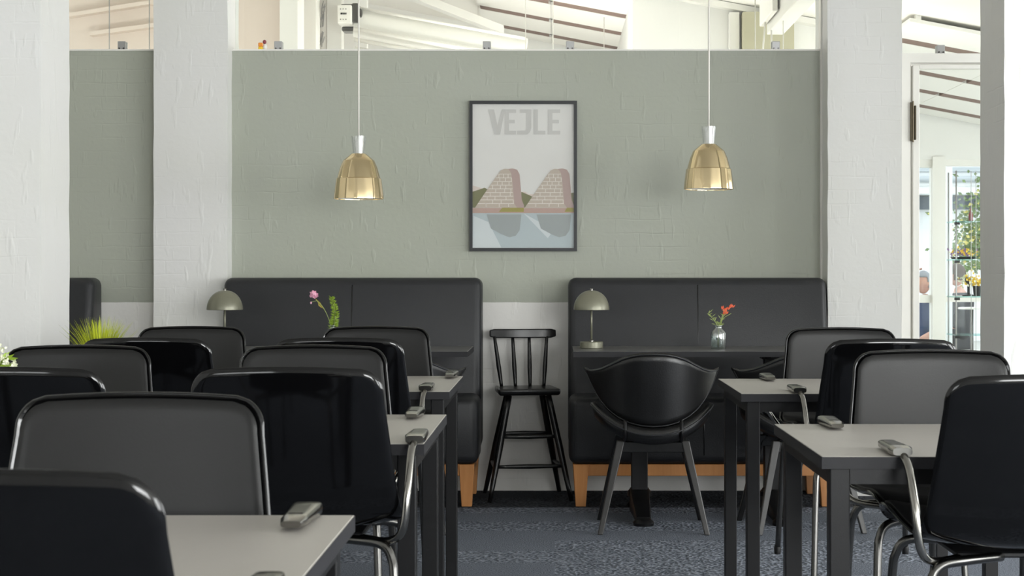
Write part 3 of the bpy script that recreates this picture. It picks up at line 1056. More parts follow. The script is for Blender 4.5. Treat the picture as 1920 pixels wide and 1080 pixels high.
def sheet(inset=0.0, off=0.0, curl=.016, edge=.03, top_r=.045, puff=0.0):
    """the bent seat-and-back sheet; s runs from the seat front to the top of the back"""
    bm = bmesh.new()
    S = []
    n = 46
    for i in range(n + 1):
        f = i / n
        # denser near both ends
        f = f - math.sin(2 * PI * f) * .11
        S.append(inset + f * (PLEN - 2 * inset))
    us = []
    m = 28
    for j in range(m + 1):
        g = -1 + 2 * j / m
        us.append(math.copysign(abs(g) ** .62, g))
    rows = []
    for s in S:
        c = catmull1(PROF, s)
        c1, c2 = catmull1(PROF, max(s - .012, 0)), catmull1(PROF, min(s + .012, PLEN))
        tg = (c2 - c1).normalized()
        nr = Vector((0, tg.z, -tg.y))           # faces the sitter / upwards
        if nr.z < 0 and nr.y < 0: nr = -nr
        if nr.y < 0 and abs(nr.y) > abs(nr.z): nr = -nr
        if abs(nr.z) > abs(nr.y) and nr.z < 0: nr = -nr
        fs = s / PLEN
        z = c.z
        hw = .229 if fs < .55 else .229 - .033 * min(1, (fs - .55) / .38)
        hw -= inset
        de = min(s - inset, PLEN - inset - s)
        r = top_r
        w = hw
        if de < r:
            w = hw - r + math.sqrt(max(r * r - (r - de) ** 2, 0))
        row = []
        for u in us:
            x = u * w
            dside = hw - abs(x)
            d = min(dside, de)
            if de < r and dside < r:
                d = r - math.hypot(r - de, r - dside)
            k = max(0, 1 - max(d, 0) / edge)
            bend = .022 * (x / .22) ** 2
            o = off + bend + (curl * k * k) - puff * k ** 2
            p = c + nr * o + Vector((x, 0, 0))
            if fs > .7:
                p = p + Vector((0, 0, .012 * ((fs - .7) / .3) ** 3 * (1 - (x / .2) ** 2)))
            row.append(bm.verts.new(p))
        rows.append(row)
    for a, b in zip(rows, rows[1:]):
        for j in range(m):
            try: bm.faces.new((a[j], a[j + 1], b[j + 1], b[j]))
            except ValueError: pass
    bmesh.ops.remove_doubles(bm, verts=bm.verts[:], dist=1e-5)
    return bm


def solid(o, th, off):
    md = o.modifiers.new('thickness', 'SOLIDIFY')
    md.thickness = th
    md.offset = off
    md2 = o.modifiers.new('round', 'BEVEL')
    md2.width = th * .35
    md2.segments = 2
    md2.limit_method = 'ANGLE'
    md2.angle_limit = 1.0


def make_chair(label, arm):
    t = thing('shell_chair', label, 'chair', (0, 0, 0))
    sh = obj('shell', sheet(0, 0, .005, .012), M['shell'], t, True)
    solid(sh, .007, 0)
    pd = obj('upholstery', sheet(.010, .0105, .0, .014, .040, .0035), M['pad'], t, True)
    solid(pd, .010, 0)
    for sx in (-1, 1):
        bm = bmesh.new()
        tube(bm, [(sx * .07, -.02, .432), (sx * .15, -.10, .428), (sx * .205, -.150, .433), (sx * .232, -.176, .462), (sx * (arm - .006), -.172, .54),
                  (sx * (arm - .003), -.135, .606), (sx * arm, -.092, .632)], .0085, 12, 6)
        af = obj('arm_frame', bm, M['chrome'], t, True)
        bm = bmesh.new()
        # flat capsule pad that rests on the table
        n = 9
        cs = []
        for i in range(n):
            f = i / (n - 1)
            y = -.100 + f * .175
            hw = .0235 - .006 * f
            if f < .12 or f > .9: hw *= .82
            hgt = .011 if .1 < f < .92 else .0075
            hgt = hgt - .003 * f
            zc = .639
            ring = []
            for k in range(16):
                a = 2 * PI * k / 16
                ca, sa = math.cos(a), math.sin(a)
                ring.append(bm.verts.new((sx * (arm + .002) + hw * math.copysign(abs(ca) ** .5, ca), y, zc + hgt * math.copysign(abs(sa) ** .55, sa))))
            cs.append(ring)
        for a_, b_ in zip(cs, cs[1:]):
            for k in range(16):
                bm.faces.new((a_[k], a_[(k + 1) % 16], b_[(k + 1) % 16], b_[k]))
        bm.faces.new(cs[0]); bm.faces.new(cs[-1][::-1])
        ar = obj('armrest', bm, M['chrome'], t, True, angle=.8)
        obj('inlay', B(sx * (arm + .002) - .012, sx * (arm + .002) + .012, -.06, .03, .6455, .6515 - .0025, .002, 1), M['steel_dark'], ar)
        for sy in (-1, 1):
            y = sy * .15
            bm = bmesh.new()
            tube(bm, [(sx * .05, y * .55, .430), (sx * .13, y * .85, .430), (sx * .185, y, .424), (sx * .207, y * 1.06, .395), (sx * .214, y * 1.14, .33), (sx * .226, y * 1.40, .012)], .0098, 10, 5)
            lg = obj('leg', bm, M['steel_dark'], t, True)
            obj('glide', LA([(0, 0), (.0115, 0), (.0125, .02), (.010, .032), (0, .032)], 12, (sx * .2262, y * 1.40, 0)), M['black_steel'], lg, True, angle=.6)
    bm = bmesh.new()
    box(bm, -.14, .14, -.09, .09, .428, .440, .003, 1)
    obj('seat_plate', bm, M['black_steel'], t)
    return t


HANG = .72 - .628
grpG = 'shell chairs hung on the tables with glossy black backs to the camera'
grpP = 'shell chairs hung on the tables with grey padded fronts to the camera'
NEAR = [('L1', -.577, 'gloss black chair back at the bottom left corner, nearest of all'),
        ('L2', -.5465, 'gloss black chair back in the middle of the left group, beside its bare tabletop end'),
        ('L2', -1.115, 'gloss black chair back cut by the left picture edge, behind the big padded chair'),
        ('L3', -.647, 'gloss black chair back in the far left row, right one, by the aisle'),
        ('L3', -1.224, 'gloss black chair back in the far left row, in front of the lime grass'),
        ('RA', .935, 'gloss black chair back at the right picture edge, largest on the right'),
        ('RB', .990, 'gloss black chair back at the far right table, behind the padded chair')]
FAR = [('L1', -.656, 'grey padded chair at the nearest left table, widest padded back'),
       ('L2', -.642, 'grey padded chair across the middle left table, aisle side'),
       ('L2', -1.27, 'grey padded chair across the middle left table, beside the white flowers'),
       ('L3', -.65, 'grey padded chair at the far left table below the pink flower vase'),
       ('L3', -1.32, 'grey padded chair at the far left table in front of the left pillar'),
       ('RA', .941, 'grey padded chair across the front right table with greenish sheen'),
       ('RB', 1.015, 'grey padded chair at the far right table in front of the bench end')]
cG = cP = None
for tb, x, lab in NEAR:
    y0 = TB[tb][3] - .115 + .246 - .03     # back stands just outside the table edge
    loc = (x, TB[tb][3] + .085, HANG)
    if cG is None:
        cG = make_chair(lab, .247); cG.location = loc; cG['group'] = grpG
    else:
        copy_tree(cG, loc, 0, lab)
for tb, x, lab in FAR:
    loc = (x, TB[tb][4] - .085, HANG)
    if cP is None:
        cP = make_chair(lab, .285); cP.location = loc; cP.rotation_euler = (0, 0, PI); cP['group'] = grpP
    else:
        copy_tree(cP, loc, PI, lab)


# ------------------------------------------------------------------ leaf shaped leather armchairs at the benches
def lerp_tab(tab, x):
    for (a, va), (b, vb) in zip(tab, tab[1:]):
        if a <= x <= b:
            f = (x - a) / (b - a)
            f = f * f * (3 - 2 * f) if False else f
            return va + (vb - va) * f
    return tab[-1][1]


def make_orchid(label, loc, rz=0):
    t = thing('leather_armchair', label, 'chair', loc, rz, 'leaf backed black armchairs at the bench tables')
    top = [(0, .757), (.05, .755), (.09, .748), (.13, .734), (.17, .712), (.21, .690), (.24, .679), (.265, .675), (.285, .684), (.29, .684)]
    bot = [(0, .438), (.05, .441), (.10, .452), (.15, .475), (.19, .505), (.22, .540), (.245, .580), (.265, .620), (.28, .655), (.29, .676)]
    W = .29

    def panel(inset, thick, name, mat, par, yoff):
        bm = bmesh.new()
        nu, nv = 40, 16
        sides = []
        for side in (0, 1):
            rows = []
            for i in range(nu + 1):
                g = -1 + 2 * i / nu
                x = math.copysign(abs(g) ** .9, g) * (W - inset)
                ax_ = abs(x)
                zt1, zb1 = lerp_tab(top, ax_) - inset, lerp_tab(bot, ax_) + inset
                if zt1 < zb1: zt1 = zb1 = (zt1 + zb1) / 2
                row = []
                for j in range(nv + 1):
                    f = j / nv
                    z = zb1 + (zt1 - zb1) * f
                    y = -.205 + .235 * (ax_ / W) ** 2.1 + .05 * (1 - (z - .43) / .33) ** 1.0
                    # padded: thickness tapers to the rim
                    e = min(1, min(f, 1 - f) * (zt1 - zb1) / .018) * min(1, (W - inset - ax_) / .018)
                    th = thick * math.sqrt(max(e * (2 - e), 0))
                    row.append(bm.verts.new((x, y + yoff + (th if side else -th), z)))
                rows.append(row)
            sides.append(rows)
        for s_, rows in enumerate(sides):
            for a, b in zip(rows, rows[1:]):
                for j in range(nv):
                    bm.faces.new((a[j], a[j + 1], b[j + 1], b[j]))
        bmesh.ops.remove_doubles(bm, verts=bm.verts[:], dist=1e-5)
        return obj(name, bm, mat, par, True)
    bk = panel(0, .016, 'backrest', M['black_leather'], t, 0)
    # piping along the rim
    pts = []
    for i in range(41):
        g = -1 + 2 * i / 40
        x = g * (W - .004)
        z = lerp_tab(top, abs(x))
        pts.append((x, -.205 + .235 * (abs(x) / W) ** 2.1 + .05 * (1 - (z - .43) / .33) - .012, z - .008))
    obj('piping', T(pts, .0038, 8), M['leather'], bk, True)
    pts = []
    for i in range(41):
        g = -1 + 2 * i / 40
        x = g * (W - .008)
        z = lerp_tab(bot, abs(x))
        pts.append((x, -.205 + .235 * (abs(x) / W) ** 2.1 + .05 * (1 - (z - .43) / .33) - .012, z + .008))
    obj('piping', T(pts, .0034, 8), M['leather'], bk, True)
    # seat: wide upturned dish
    bm = bmesh.new()
    nr, na = 10, 48
    def seat_pt(r, a, side):
        ex, ey = .262, .225
        ca, sa = math.cos(a), math.sin(a)
        x = ex * r * math.copysign(abs(ca) ** .9, ca)
        y = .02 + ey * r * math.copysign(abs(sa) ** .9, sa)
        z = .405 + .125 * (abs(x) / ex) ** 2.2 + .01 * ((y - .02) / ey) ** 2
        e = 1 - r
        th = .024 * math.sqrt(max(0, min(1, e / .08) * (2 - min(1, e / .08))))
        return (x, y, z + (th if side else -th * 1.7))
    for side in (0, 1):
        c0 = bm.verts.new(seat_pt(0, 0, side))
        prev = None
        for i in range(1, nr + 1):
            r = (i / nr) ** .7
            ring = [bm.verts.new(seat_pt(r, 2 * PI * k / na, side)) for k in range(na)]
            for k in range(na):
                if prev is None: bm.faces.new((c0, ring[k], ring[(k + 1) % na]))
                else: bm.faces.new((prev[k], prev[(k + 1) % na], ring[(k + 1) % na], ring[k]))
            prev = ring
    bmesh.ops.remove_doubles(bm, verts=bm.verts[:], dist=1e-5)
    st = obj('seat', bm, M['black_leather'], t, True)
    pts = [seat_pt(1, 2 * PI * k / 48, 0) for k in range(25, 48)]
    obj('piping', T([(p[0], p[1] - .004, p[2] - .002) for p in pts], .0036, 8), M['leather'], st, True)
    for sx in (-1, 1):
        obj('bracket', T([(sx * .118, -.170, .470), (sx * .118, -.186, .430), (sx * .118, -.170, .395), (sx * .118, -.10, .378)], .0085, 8, 4), M['black_steel'], t, True)
        for sy in (-1, 1):
            tx, ty, fx, fy = sx * .135, sy * .13, sx * .222, sy * .20
            bm = bmesh.new()
            a_, b_ = .017, .011
            hexa(bm, [(fx - b_, fy - b_, 0), (fx + b_, fy - b_, 0), (fx + b_, fy + b_, 0), (fx - b_, fy + b_, 0),
                      (tx - a_, ty - .014, .385), (tx + a_, ty - .014, .385), (tx + a_, ty + .014, .385), (tx - a_, ty + .014, .385)], .004, 2)
            obj('leg', bm, M['grey_wood'] if sy < 0 else M['black_wood'], t)  # near legs greyer: their sheen is put into the colour
    bm = bmesh.new()
    for sy in (-1, 1):
        hexa(bm, [(-.145, sy * .13 - .01, .335), (.145, sy * .13 - .01, .335), (.145, sy * .13 + .01, .335), (-.145, sy * .13 + .01, .335),
                  (-.13, sy * .13 - .01, .380), (.13, sy * .13 - .01, .380), (.13, sy * .13 + .01, .380), (-.13, sy * .13 + .01, .380)], .003, 1)
    box(bm, -.02, .02, -.12, .12, .345, .38, .003, 1)
    obj('seat_frame', bm, M['black_wood'], t)
    return t


oc = make_orchid('leaf backed black leather armchair at the right bench table, fully in view', (at(1222, 0, 6.84).x, 6.84, 0), -.02)
copy_tree(oc, (at(1500, 0, 6.85).x, 6.85, 0), .10, 'leaf backed armchair at the right bench table, mostly hidden behind the dining table')
copy_tree(oc, (at(745, 0, 6.84).x, 6.84, 0), -.03, 'leaf backed armchair at the left bench table, only its right tip in view')

# ------------------------------------------------------------------ small high stool chair
t = thing('child_chair', 'small black spindle back high chair standing between the two benches', 'chair', (-.137, 7.77, 0), .14)
rng = [(-1, -1), (1, -1), (-1, 1), (1, 1)]
tops = {(-1, -1): (-.095, -.085, .500), (1, -1): (.095, -.085, .500), (-1, 1): (-.085, .075, .500), (1, 1): (.085, .075, .500)}
feet = {(-1, -1): (-.196, -.165, 0), (1, -1): (.196, -.165, 0), (-1, 1): (-.186, .175, 0), (1, 1): (.186, .175, 0)}
for k in rng:
    a, b = Vector(feet[k]), Vector(tops[k])
    obj('leg', T([a, a.lerp(b, .5), b], [.0105, .0165, .015], 12, 4), M['black_wood'], t, True)
def lp(k, z):
    a, b = Vector(feet[k]), Vector(tops[k])
    return a.lerp(b, z / .5)
for pa_, pb_, z in (((-1, -1), (1, -1), .165), ((-1, -1), (1, -1), .305), ((-1, -1), (-1, 1), .16), ((1, -1), (1, 1), .16), ((-1, 1), (1, 1), .30)):
    p, q = lp(pa_, z), lp(pb_, z)
    obj('stretcher', T([p, p.lerp(q, .5), q], [.008, .0115, .008], 10, 4), M['black_wood'], t, True)
bm = bmesh.new()
hexa(bm, [(-.148, -.13, .502), (.148, -.13, .502), (.140, .13, .502), (-.140, .13, .502),
          (-.152, -.135, .534), (.152, -.135, .534), (.143, .135, .534), (-.143, .135, .534)], .012, 4)
obj('seat', bm, M['black_wood'], t, True, angle=.9)
for i, (xb, xt) in enumerate(((-.110, -.142), (-.042, -.052), (.030, .030), (.098, .118))):
    a, b = Vector((xb, .098, .525)), Vector((xt, .138, .775))
    obj('spindle', T([a, a.lerp(b, .4), b], [.008, .0115, .008], 10, 4), M['black_wood'], t, True)
bm = bmesh.new()
n = 14
ra, rb = [], []
for i in range(n + 1):
    g = -1 + 2 * i / n
    x = g * .165
    y = .150 - .020 * (1 - g * g) + .0
    e = .006 if i in (0, n) else 0
    ra.append([bm.verts.new((x, y - .010, .768 + e)), bm.verts.new((x, y - .010 + .004, .812 - e)), bm.verts.new((x, y + .010 + .004, .812 - e)), bm.verts.new((x, y + .010, .768 + e))])
for a, b in zip(ra, ra[1:]):
    for k in range(4):
        bm.faces.new((a[k], a[(k + 1) % 4], b[(k + 1) % 4], b[k]))
bm.faces.new(ra[0]); bm.faces.new(ra[-1][::-1])
o = obj('top_rail', bm, M['black_wood'], t, True, angle=.7)
md = o.modifiers.new('b', 'BEVEL'); md.width = .005; md.segments = 3; md.limit_method = 'ANGLE'


# ------------------------------------------------------------------ table lamps
def make_lamp(label, loc):
    t = thing('table_lamp', label, 'table lamp', loc, 0, 'olive dome table lamps')
    obj('base', LA([(0, 0), (.050, 0), (.053, .003), (.053, .028), (.050, .031), (0, .031)], 40), M['lamp'], t, True, angle=.7)
    obj('stem', T([(.0, 0, .03), (-.0, 0, .215)], .0048, 12), M['lamp'], t, True)
    obj('joint', LA([(0, .030), (.011, .030), (.011, .036), (.006, .040), (0, .040)], 20), M['chrome'], t, True, angle=.7)
    pr = []
    R, h0, hh = .0815, .176, .088
    for i in range(19):
        a = i / 18 * PI / 2
        pr.append((R * math.cos(a) ** .92 if i < 18 else .0, h0 + hh * math.sin(a)))
    inner = [(max(r - .0022, 0), z - .0015) for r, z in pr[::-1]]
    sh = obj('lamp_shade', LA(pr + inner + [pr[0]], 48), M['lamp'], t, True, angle=.9)
    obj('finial', LA([(0, h0 + hh - .001), (.0075, h0 + hh - .001), (.0075, h0 + hh + .007), (.006, h0 + hh + .009), (0, h0 + hh + .009)], 16), M['chrome'], sh, True, angle=.7)
    return t


l0 = make_lamp('olive dome table lamp on the right bench table', (at(1109, 0, 7.28).x, 7.28, .745))
copy_tree(l0, (at(421.5, 0, 7.28).x, 7.28, .745), 0, 'olive dome table lamp at the left bench in front of the pillar')


# ------------------------------------------------------------------ vases with flowers
def leafq(bm, base, tip, w, bend=(0, 0, 0)):
    base, tip = Vector(base), Vector(tip)
    d = tip - base
    s = d.cross(Vector((0, 1, .3)))
    if s.length < 1e-6: s = Vector((1, 0, 0))
    s = s.normalized() * w
    mid = base.lerp(tip, .5) + Vector(bend)
    off = s.cross(d).normalized() * w * .3
    a = bm.verts.new(base); b = bm.verts.new(mid + s); c = bm.verts.new(tip); e = bm.verts.new(mid - s); m_ = bm.verts.new(mid + off)
    bm.faces.new((a, b, m_)); bm.faces.new((b, c, m_)); bm.faces.new((c, e, m_)); bm.faces.new((e, a, m_))


def blob(bm, c, r, rr, sub=1, sq=(1, 1, 1)):
    res = bmesh.ops.create_icosphere(bm, subdivisions=sub, radius=r)
    for v in res['verts']:
        k = 1 + rr.uniform(-.22, .22)
        v.co = Vector((v.co.x * sq[0] * k, v.co.y * sq[1] * k, v.co.z * sq[2] * k)) + Vector(c)


def make_vase(label, loc):
    t = thing('glass_vase', label, 'vase', loc, 0)
    out = [(0, 0), (.031, 0), (.034, .004), (.0345, .068), (.031, .080), (.018, .091), (.016, .096), (.0165, .103), (.019, .106)]
    inn = [(.017, .106), (.014, .098), (.0155, .091), (.0285, .078), (.032, .066), (.031, .008), (0, .006)]
    bm = LA(out + inn, 32)
    for v in bm.verts:
        r = math.hypot(v.co.x, v.co.y)
        if .01 < v.co.z < .075 and r > .02:
            a = math.atan2(v.co.y, v.co.x); k = 1 + .02 * math.cos(a * 12)
            v.co.x *= k; v.co.y *= k
    obj('jar', bm, M['bottle'], t, True)
    obj('water', LA([(0, .007), (.0305, .009), (.0312, .035), (0, .035)], 28), M['water'], t, True, angle=.7)
    return t


YV = 7.22
vl = (at(1347, 0, YV).x, YV, .745)
make_vase('glass bottle vase holding the coral flower on the right bench table', vl)
rr = random.Random(11)
t = thing('coral_flower_sprig', 'coral flower sprig with green twigs in the right glass vase', 'flower', (vl[0], vl[1], vl[2] + .01))
bm = bmesh.new()
tube(bm, [(0, 0, 0), (.004, 0, .09), (.026, 0, .165)], .0018, 6, 4)
tube(bm, [(-.005, 0, .01), (-.002, 0, .09), (-.045, 0, .150)], .0014, 6, 4)
tube(bm, [(.002, 0, .08), (.020, .004, .125), (.058, .004, .150)], .0014, 6, 4)
obj('stem', bm, M['stem'], t, True)
bm = bmesh.new()
for i in range(46):
    f = rr.random()
    base = Vector((-.002, 0, .09)).lerp(Vector((-.045, 0, .150)), f) if i % 2 else Vector((.004, 0, .088)).lerp(Vector((.028, 0, .16)), f * .8)
    leafq(bm, base, base + Vector((rr.uniform(-.024, .022), rr.uniform(-.012, .012), rr.uniform(.004, .026))), .0018)
obj('leaf', bm, M['stem'], t)
bm = bmesh.new()
for c, r in (((.036, 0, .152), .009), ((.030, .002, .166), .009), ((.046, 0, .172), .010), ((.055, 0, .182), .008), ((.024, -.004, .150), .008), ((.020, 0, .172), .006), ((.063, 0, .186), .006)):
    for k in range(5):
        cc = Vector(c) + Vector((rr.uniform(-.005, .005), rr.uniform(-.005, .005), rr.uniform(-.006, .006)))
        leafq(bm, cc - Vector((.004, 0, .006)), cc + Vector((rr.uniform(-.002, .009), rr.uniform(-.005, .005), rr.uniform(.003, .011))), r * .45)
    blob(bm, c, r * .55, rr)
obj('petal', bm, M['coral'], t)

vl = (at(624, 0, YV).x, YV, .745)
make_vase('glass bottle vase on the left bench table, only its neck in view', vl)
t = thing('pink_carnation', 'pink carnation leaning left out of the left vase', 'flower', (vl[0], vl[1], vl[2] + .01))
q = lambda px, py: Vector((at(px, py, YV).x - vl[0], 0, at(px, py, YV).z - vl[2] - .01))
obj('stem', T([(0.0, 0, 0), q(620, 610), q(607, 578), q(592, 562)], .0016, 6, 5), M['stem'], t, True)
bm = bmesh.new()
leafq(bm, q(607, 580), q(591, 559), .0055, (.001, 0, .001))
leafq(bm, q(604, 578), q(596, 566), .0050, (-.003, 0, 0))
obj('leaf', bm, noise_mat('olive_leaf', srgb(168, 150, 60), .2, 40, .5), t)
bm = bmesh.new()
cc = q(588, 552)
for i in range(60):
    d = Vector((rr.gauss(0, 1), rr.gauss(0, 1), rr.gauss(0, 1))).normalized()
    c = cc + Vector((d.x * .021, d.y * .018, d.z * .020))
    leafq(bm, cc + d * .003, c + Vector((rr.uniform(-.003, .003), 0, rr.uniform(-.003, .003))), .0065)
blob(bm, cc, .014, rr, 2)
blob(bm, q(583, 568), .0045, rr, 1, (1, 1, 1.5))
obj('petal', bm, M['pink'], t)
obj('bud_stem', T([q(595, 564), q(589, 565), q(584, 566)], .001, 5), M['stem'], t)
t = thing('fern_sprig', 'upright bright green feathery sprig in the left vase', 'plant', (vl[0], vl[1], vl[2] + .012))
q2 = lambda px, py: Vector((at(px, py, YV).x - vl[0], 0, at(px, py, YV).z - vl[2] - .012))
obj('stem', T([(0, 0, 0), q2(627, 610), q2(628, 585), q2(622, 560)], .0016, 6, 4), M['stem'], t, True)
bm = bmesh.new()
cv = smooth_pts([q2(624, 616), q2(627, 600), q2(628, 585), q2(625, 570), q2(621, 558)], 10)
for i in range(330):
    f = rr.random()
    c = cv[int(f * (len(cv) - 1))]
    l = .027 * (1 - .45 * f)
    a = rr.uniform(0, 2 * PI)
    leafq(bm, c, c + Vector((math.cos(a) * l, math.sin(a) * l, rr.uniform(0, .014))), .0016)
obj('frond', bm, M['leaf'], t)

# artificial grass in a pot on the far left table
gp = at(188, 0, 5.30)
t = thing('potted_grass', 'tuft of lime green grass in a pot on the far left table', 'plant', (gp.x, 5.30, .72))
obj('pot', LA([(0, 0), (.038, 0), (.048, .075), (.044, .075), (.040, .06), (0, .06)], 28), M['pot'], t, True, angle=.6)
bm = bmesh.new()
for i in range(340):
    a, r0 = rr.uniform(0, 2 * PI), rr.uniform(0, .036)
    b0_ = Vector((math.cos(a) * r0, math.sin(a) * r0, .06))
    lean = rr.uniform(.0, .085) + r0 * .6
    hgt = rr.uniform(.115, .172) - lean * .25
    tip = Vector((b0_.x + math.cos(a) * lean, b0_.y + math.sin(a) * lean * .9, .06 + hgt))
    s = Vector((math.sin(a + .6), -math.cos(a + .6), 0)) * .0023
    prev = None
    for k in range(5):
        f = k / 4
        p = b0_.lerp(tip, f) + Vector((math.cos(a), math.sin(a), 0)) * lean * .35 * (f * f - f) + Vector((0, 0, .012 * (f - f * f)))
        wv = s * (1 - f * .92)
        cur = (bm.verts.new(p + wv), bm.verts.new(p - wv))
        if prev: bm.faces.new((prev[0], prev[1], cur[1], cur[0]))
        prev = cur
go = obj('grass_blade', bm, M['grass'], t)
go['kind'] = 'stuff'

# white flowers at the left picture edge
fp = at(-12, 0, 3.80)
t = thing('potted_flowers', 'white blossom plant in a pot at the left picture edge', 'plant', (fp.x, 3.80, .72))
obj('pot', LA([(0, 0), (.035, 0), (.043, .07), (.039, .07), (.036, .055), (0, .055)], 24), M['pot'], t, True, angle=.6)
bm = bmesh.new()
for i in range(90):
    a, f = rr.uniform(0, 2 * PI), rr.random()
    c = Vector((math.cos(a) * .04 * rr.random(), math.sin(a) * .04 * rr.random(), .06 + f * .10))
    leafq(bm, c, c + Vector((math.cos(a) * .025, math.sin(a) * .025, rr.uniform(0, .02))), .004)
obj('leaf', bm, M['leaf'], t)
bm = bmesh.new()
for i in range(200):
    a, f = rr.uniform(0, 2 * PI), rr.random()
    rad = .055 * math.sqrt(max(0, 1 - (f * 1.0) ** 2)) + .004
    c = Vector((math.cos(a) * rad, math.sin(a) * rad, .070 + f * .125))
    for k in range(3):
        d = Vector((rr.uniform(-1, 1), rr.uniform(-1, 1), rr.uniform(-.6, 1))).normalized() * .009
        leafq(bm, c, c + d, .0032)
ob = obj('blossom', bm, M['white_petal'], t)
ob['kind'] = 'stuff'

# ------------------------------------------------------------------ display shelf by the far window
YS = 14.3
sx0, sx1 = at(1783, 0, YS).x, at(1875, 0, YS).x
t = thing('glass_shelf', 'glass display shelving with thin posts inside the far window', 'shelf', ((sx0 + sx1) / 2, YS, 0))
hw = (sx1 - sx0) / 2
zs = [at(0, y, YS).z for y in (415, 486, 555, 626)] + [.18]
for z in zs:
    obj('glass_board', B(-hw, hw, -.15, .15, z - .012, z, .001, 1), M['glass_green'], t)
for x in (-hw + .012, hw - .012):
    for y in (-.14, .14):
        obj('post', T([(x, y, 0), (x, y, 2.0)], .007, 8), M['clip'], t, True)
for px in (1813, 1822):
    x = at(px, 0, YS).x - t.location.x
    obj('rod', T([(x, -.145, 0), (x, -.145, 2.0)], .003, 6), M['clip'], t)
for z in zs:
    obj('bracket', B(-hw - .005, -hw + .04, -.165, -.135, z - .035, z - .012, .003, 1), M['black_steel'], t)
for px, zi, lab, mats, nm in ((1806, 1, 'yellow and mauve flower arrangement on the glass shelf', ('yellow', 'purple'), 'flower_arrangement'),
                              (1816, 2, 'black stand with yellow blossoms on the glass shelf below', ('yellow', 'white_petal'), 'flower_arrangement'),
                              (1832, 2, 'small yellow blossom in a dark pot at the right of the glass shelf', ('yellow', 'yellow'), 'flower_arrangement')):
    x = at(px, 0, YS).x
    a = thing(nm, lab, 'flowers', (x, YS, zs[zi]), 0)
    if zi == 1:
        obj('tray', LA([(0, 0), (.10, 0), (.115, .02), (.10, .02), (0, .01)], 24), M['black_steel'], a, True, angle=.6)
        zc, rx, rz_ = .05, .11, .035
    else:
        big = px < 1825
        obj('stand', LA([(0, 0), (.055, 0), (.055, .01), (.012, .02), (.012, .11), (.03, .13), (.03, .16), (0, .17)], 20) if big else LA([(0, 0), (.03, 0), (.04, .09), (0, .09)], 16), M['black_steel'], a, True, angle=.6)
        zc, rx, rz_ = (.14, .075, .05) if big else (.12, .045, .03)
    for mi, mm in enumerate(mats):
        bm = bmesh.new()
        for i in range(40):
            c = Vector((rr.gauss(0, rx * .5) + (-.03 if mi else .02), rr.uniform(-.06, .06), zc + rr.gauss(0, rz_ * .6)))
            c.z = max(c.z, .03)
            leafq(bm, c, c + Vector((rr.uniform(-.03, .03), rr.uniform(-.02, .02), rr.uniform(-.01, .03))), .010)
        obj('blossom', bm, M[mm], a)
v = thing('red_bottle', 'small dark red bottle on the upper glass shelf', 'bottle', (at(1820, 0, YS).x, YS, zs[0]))
obj('body', LA([(0, 0), (.018, 0), (.02, .06), (.008, .09), (.008, .12), (0, .12)], 16), M['maroon'], v, True, angle=.6)
obj('cap', LA([(0, .12), (.010, .12), (.010, .14), (0, .14)], 12), M['steel_dark'], v, True, angle=.6)

# ------------------------------------------------------------------ outside
struct('ground_terrace', B(-14, 22, YF + .15, 40, -.06, -.0), M['paving'])
t = thing('neighbour_house', 'white house with grey eaves and a dark band, beyond the window', 'house', (8.0, 26, 0))
s = 26 / F
zz = lambda y: at(0, y, 26).z
obj('wall', B(-7, 9, .2, 3, 0, 3.3), M['render_white'], t)
obj('fascia', B(-7.2, 9.2, -.55, .3, zz(352), zz(326), .01, 1), M['render_white'], t)
obj('soffit', B(-7.1, 9.1, -.5, .25, zz(366), zz(352)), M['render_white'], t)
obj('lintel', B(-7, 9, .05, .22, zz(392), zz(368)), M['slate'], t)
obj('roof', B(-7.3, 9.3, -.6, 3.2, zz(326), zz(318)), M['eave'], t)
obj('gutter', T([(-7.2, -.6, zz(340)), (9.2, -.6, zz(340))], .05, 10), M['eave'], t, True)
hx = at(1815, 0, 21).x
t = thing('shrub', 'leafy green and yellow shrub outside behind the glass shelf', 'shrub', (hx + .22, 21, 0))
obj('trunk', T([(0, 0, 0), (.05, 0, .8), (0, 0, 1.6)], [.05, .03, .02], 8, 4), M['grey_wood'], t, True)
for nm, mt, cnt in (('foliage', M['hedge'], 2200), ('blossom', noise_mat('pale_yellow_leaf', srgb(214, 204, 120), .2, 20, .6), 420)):
    bm = bmesh.new()
    for i in range(cnt):
        d = Vector((rr.gauss(0, .24), rr.gauss(0, .24), rr.gauss(0, .34)))
        c = Vector((.1, 0, 1.42)) + d
        if c.z < 1.14: continue
        leafq(bm, c, c + Vector((rr.uniform(-.09, .09), rr.uniform(-.06, .06), rr.uniform(-.06, .06))), .022)
    o = obj(nm, bm, mt, t)
    o['kind'] = 'stuff'
# bistro table outside
bx0 = at(1822, 0, 16.2).x
t = thing('bistro_table', 'round white bistro table on the terrace beyond the window', 'table', (bx0, 16.2, 0))
obj('tabletop', LA([(0, .73), (.13, .73), (.135, .74), (.13, .75), (0, .75)], 28), M['white_enamel'], t, True, angle=.6)
obj('post', T([(0, 0, .02), (0, 0, .73)], .018, 12), M['steel_dark'], t, True)
obj('base', LA([(0, 0), (.17, 0), (.17, .015), (.03, .035), (0, .035)], 24), M['white_enamel'], t, True, angle=.6)


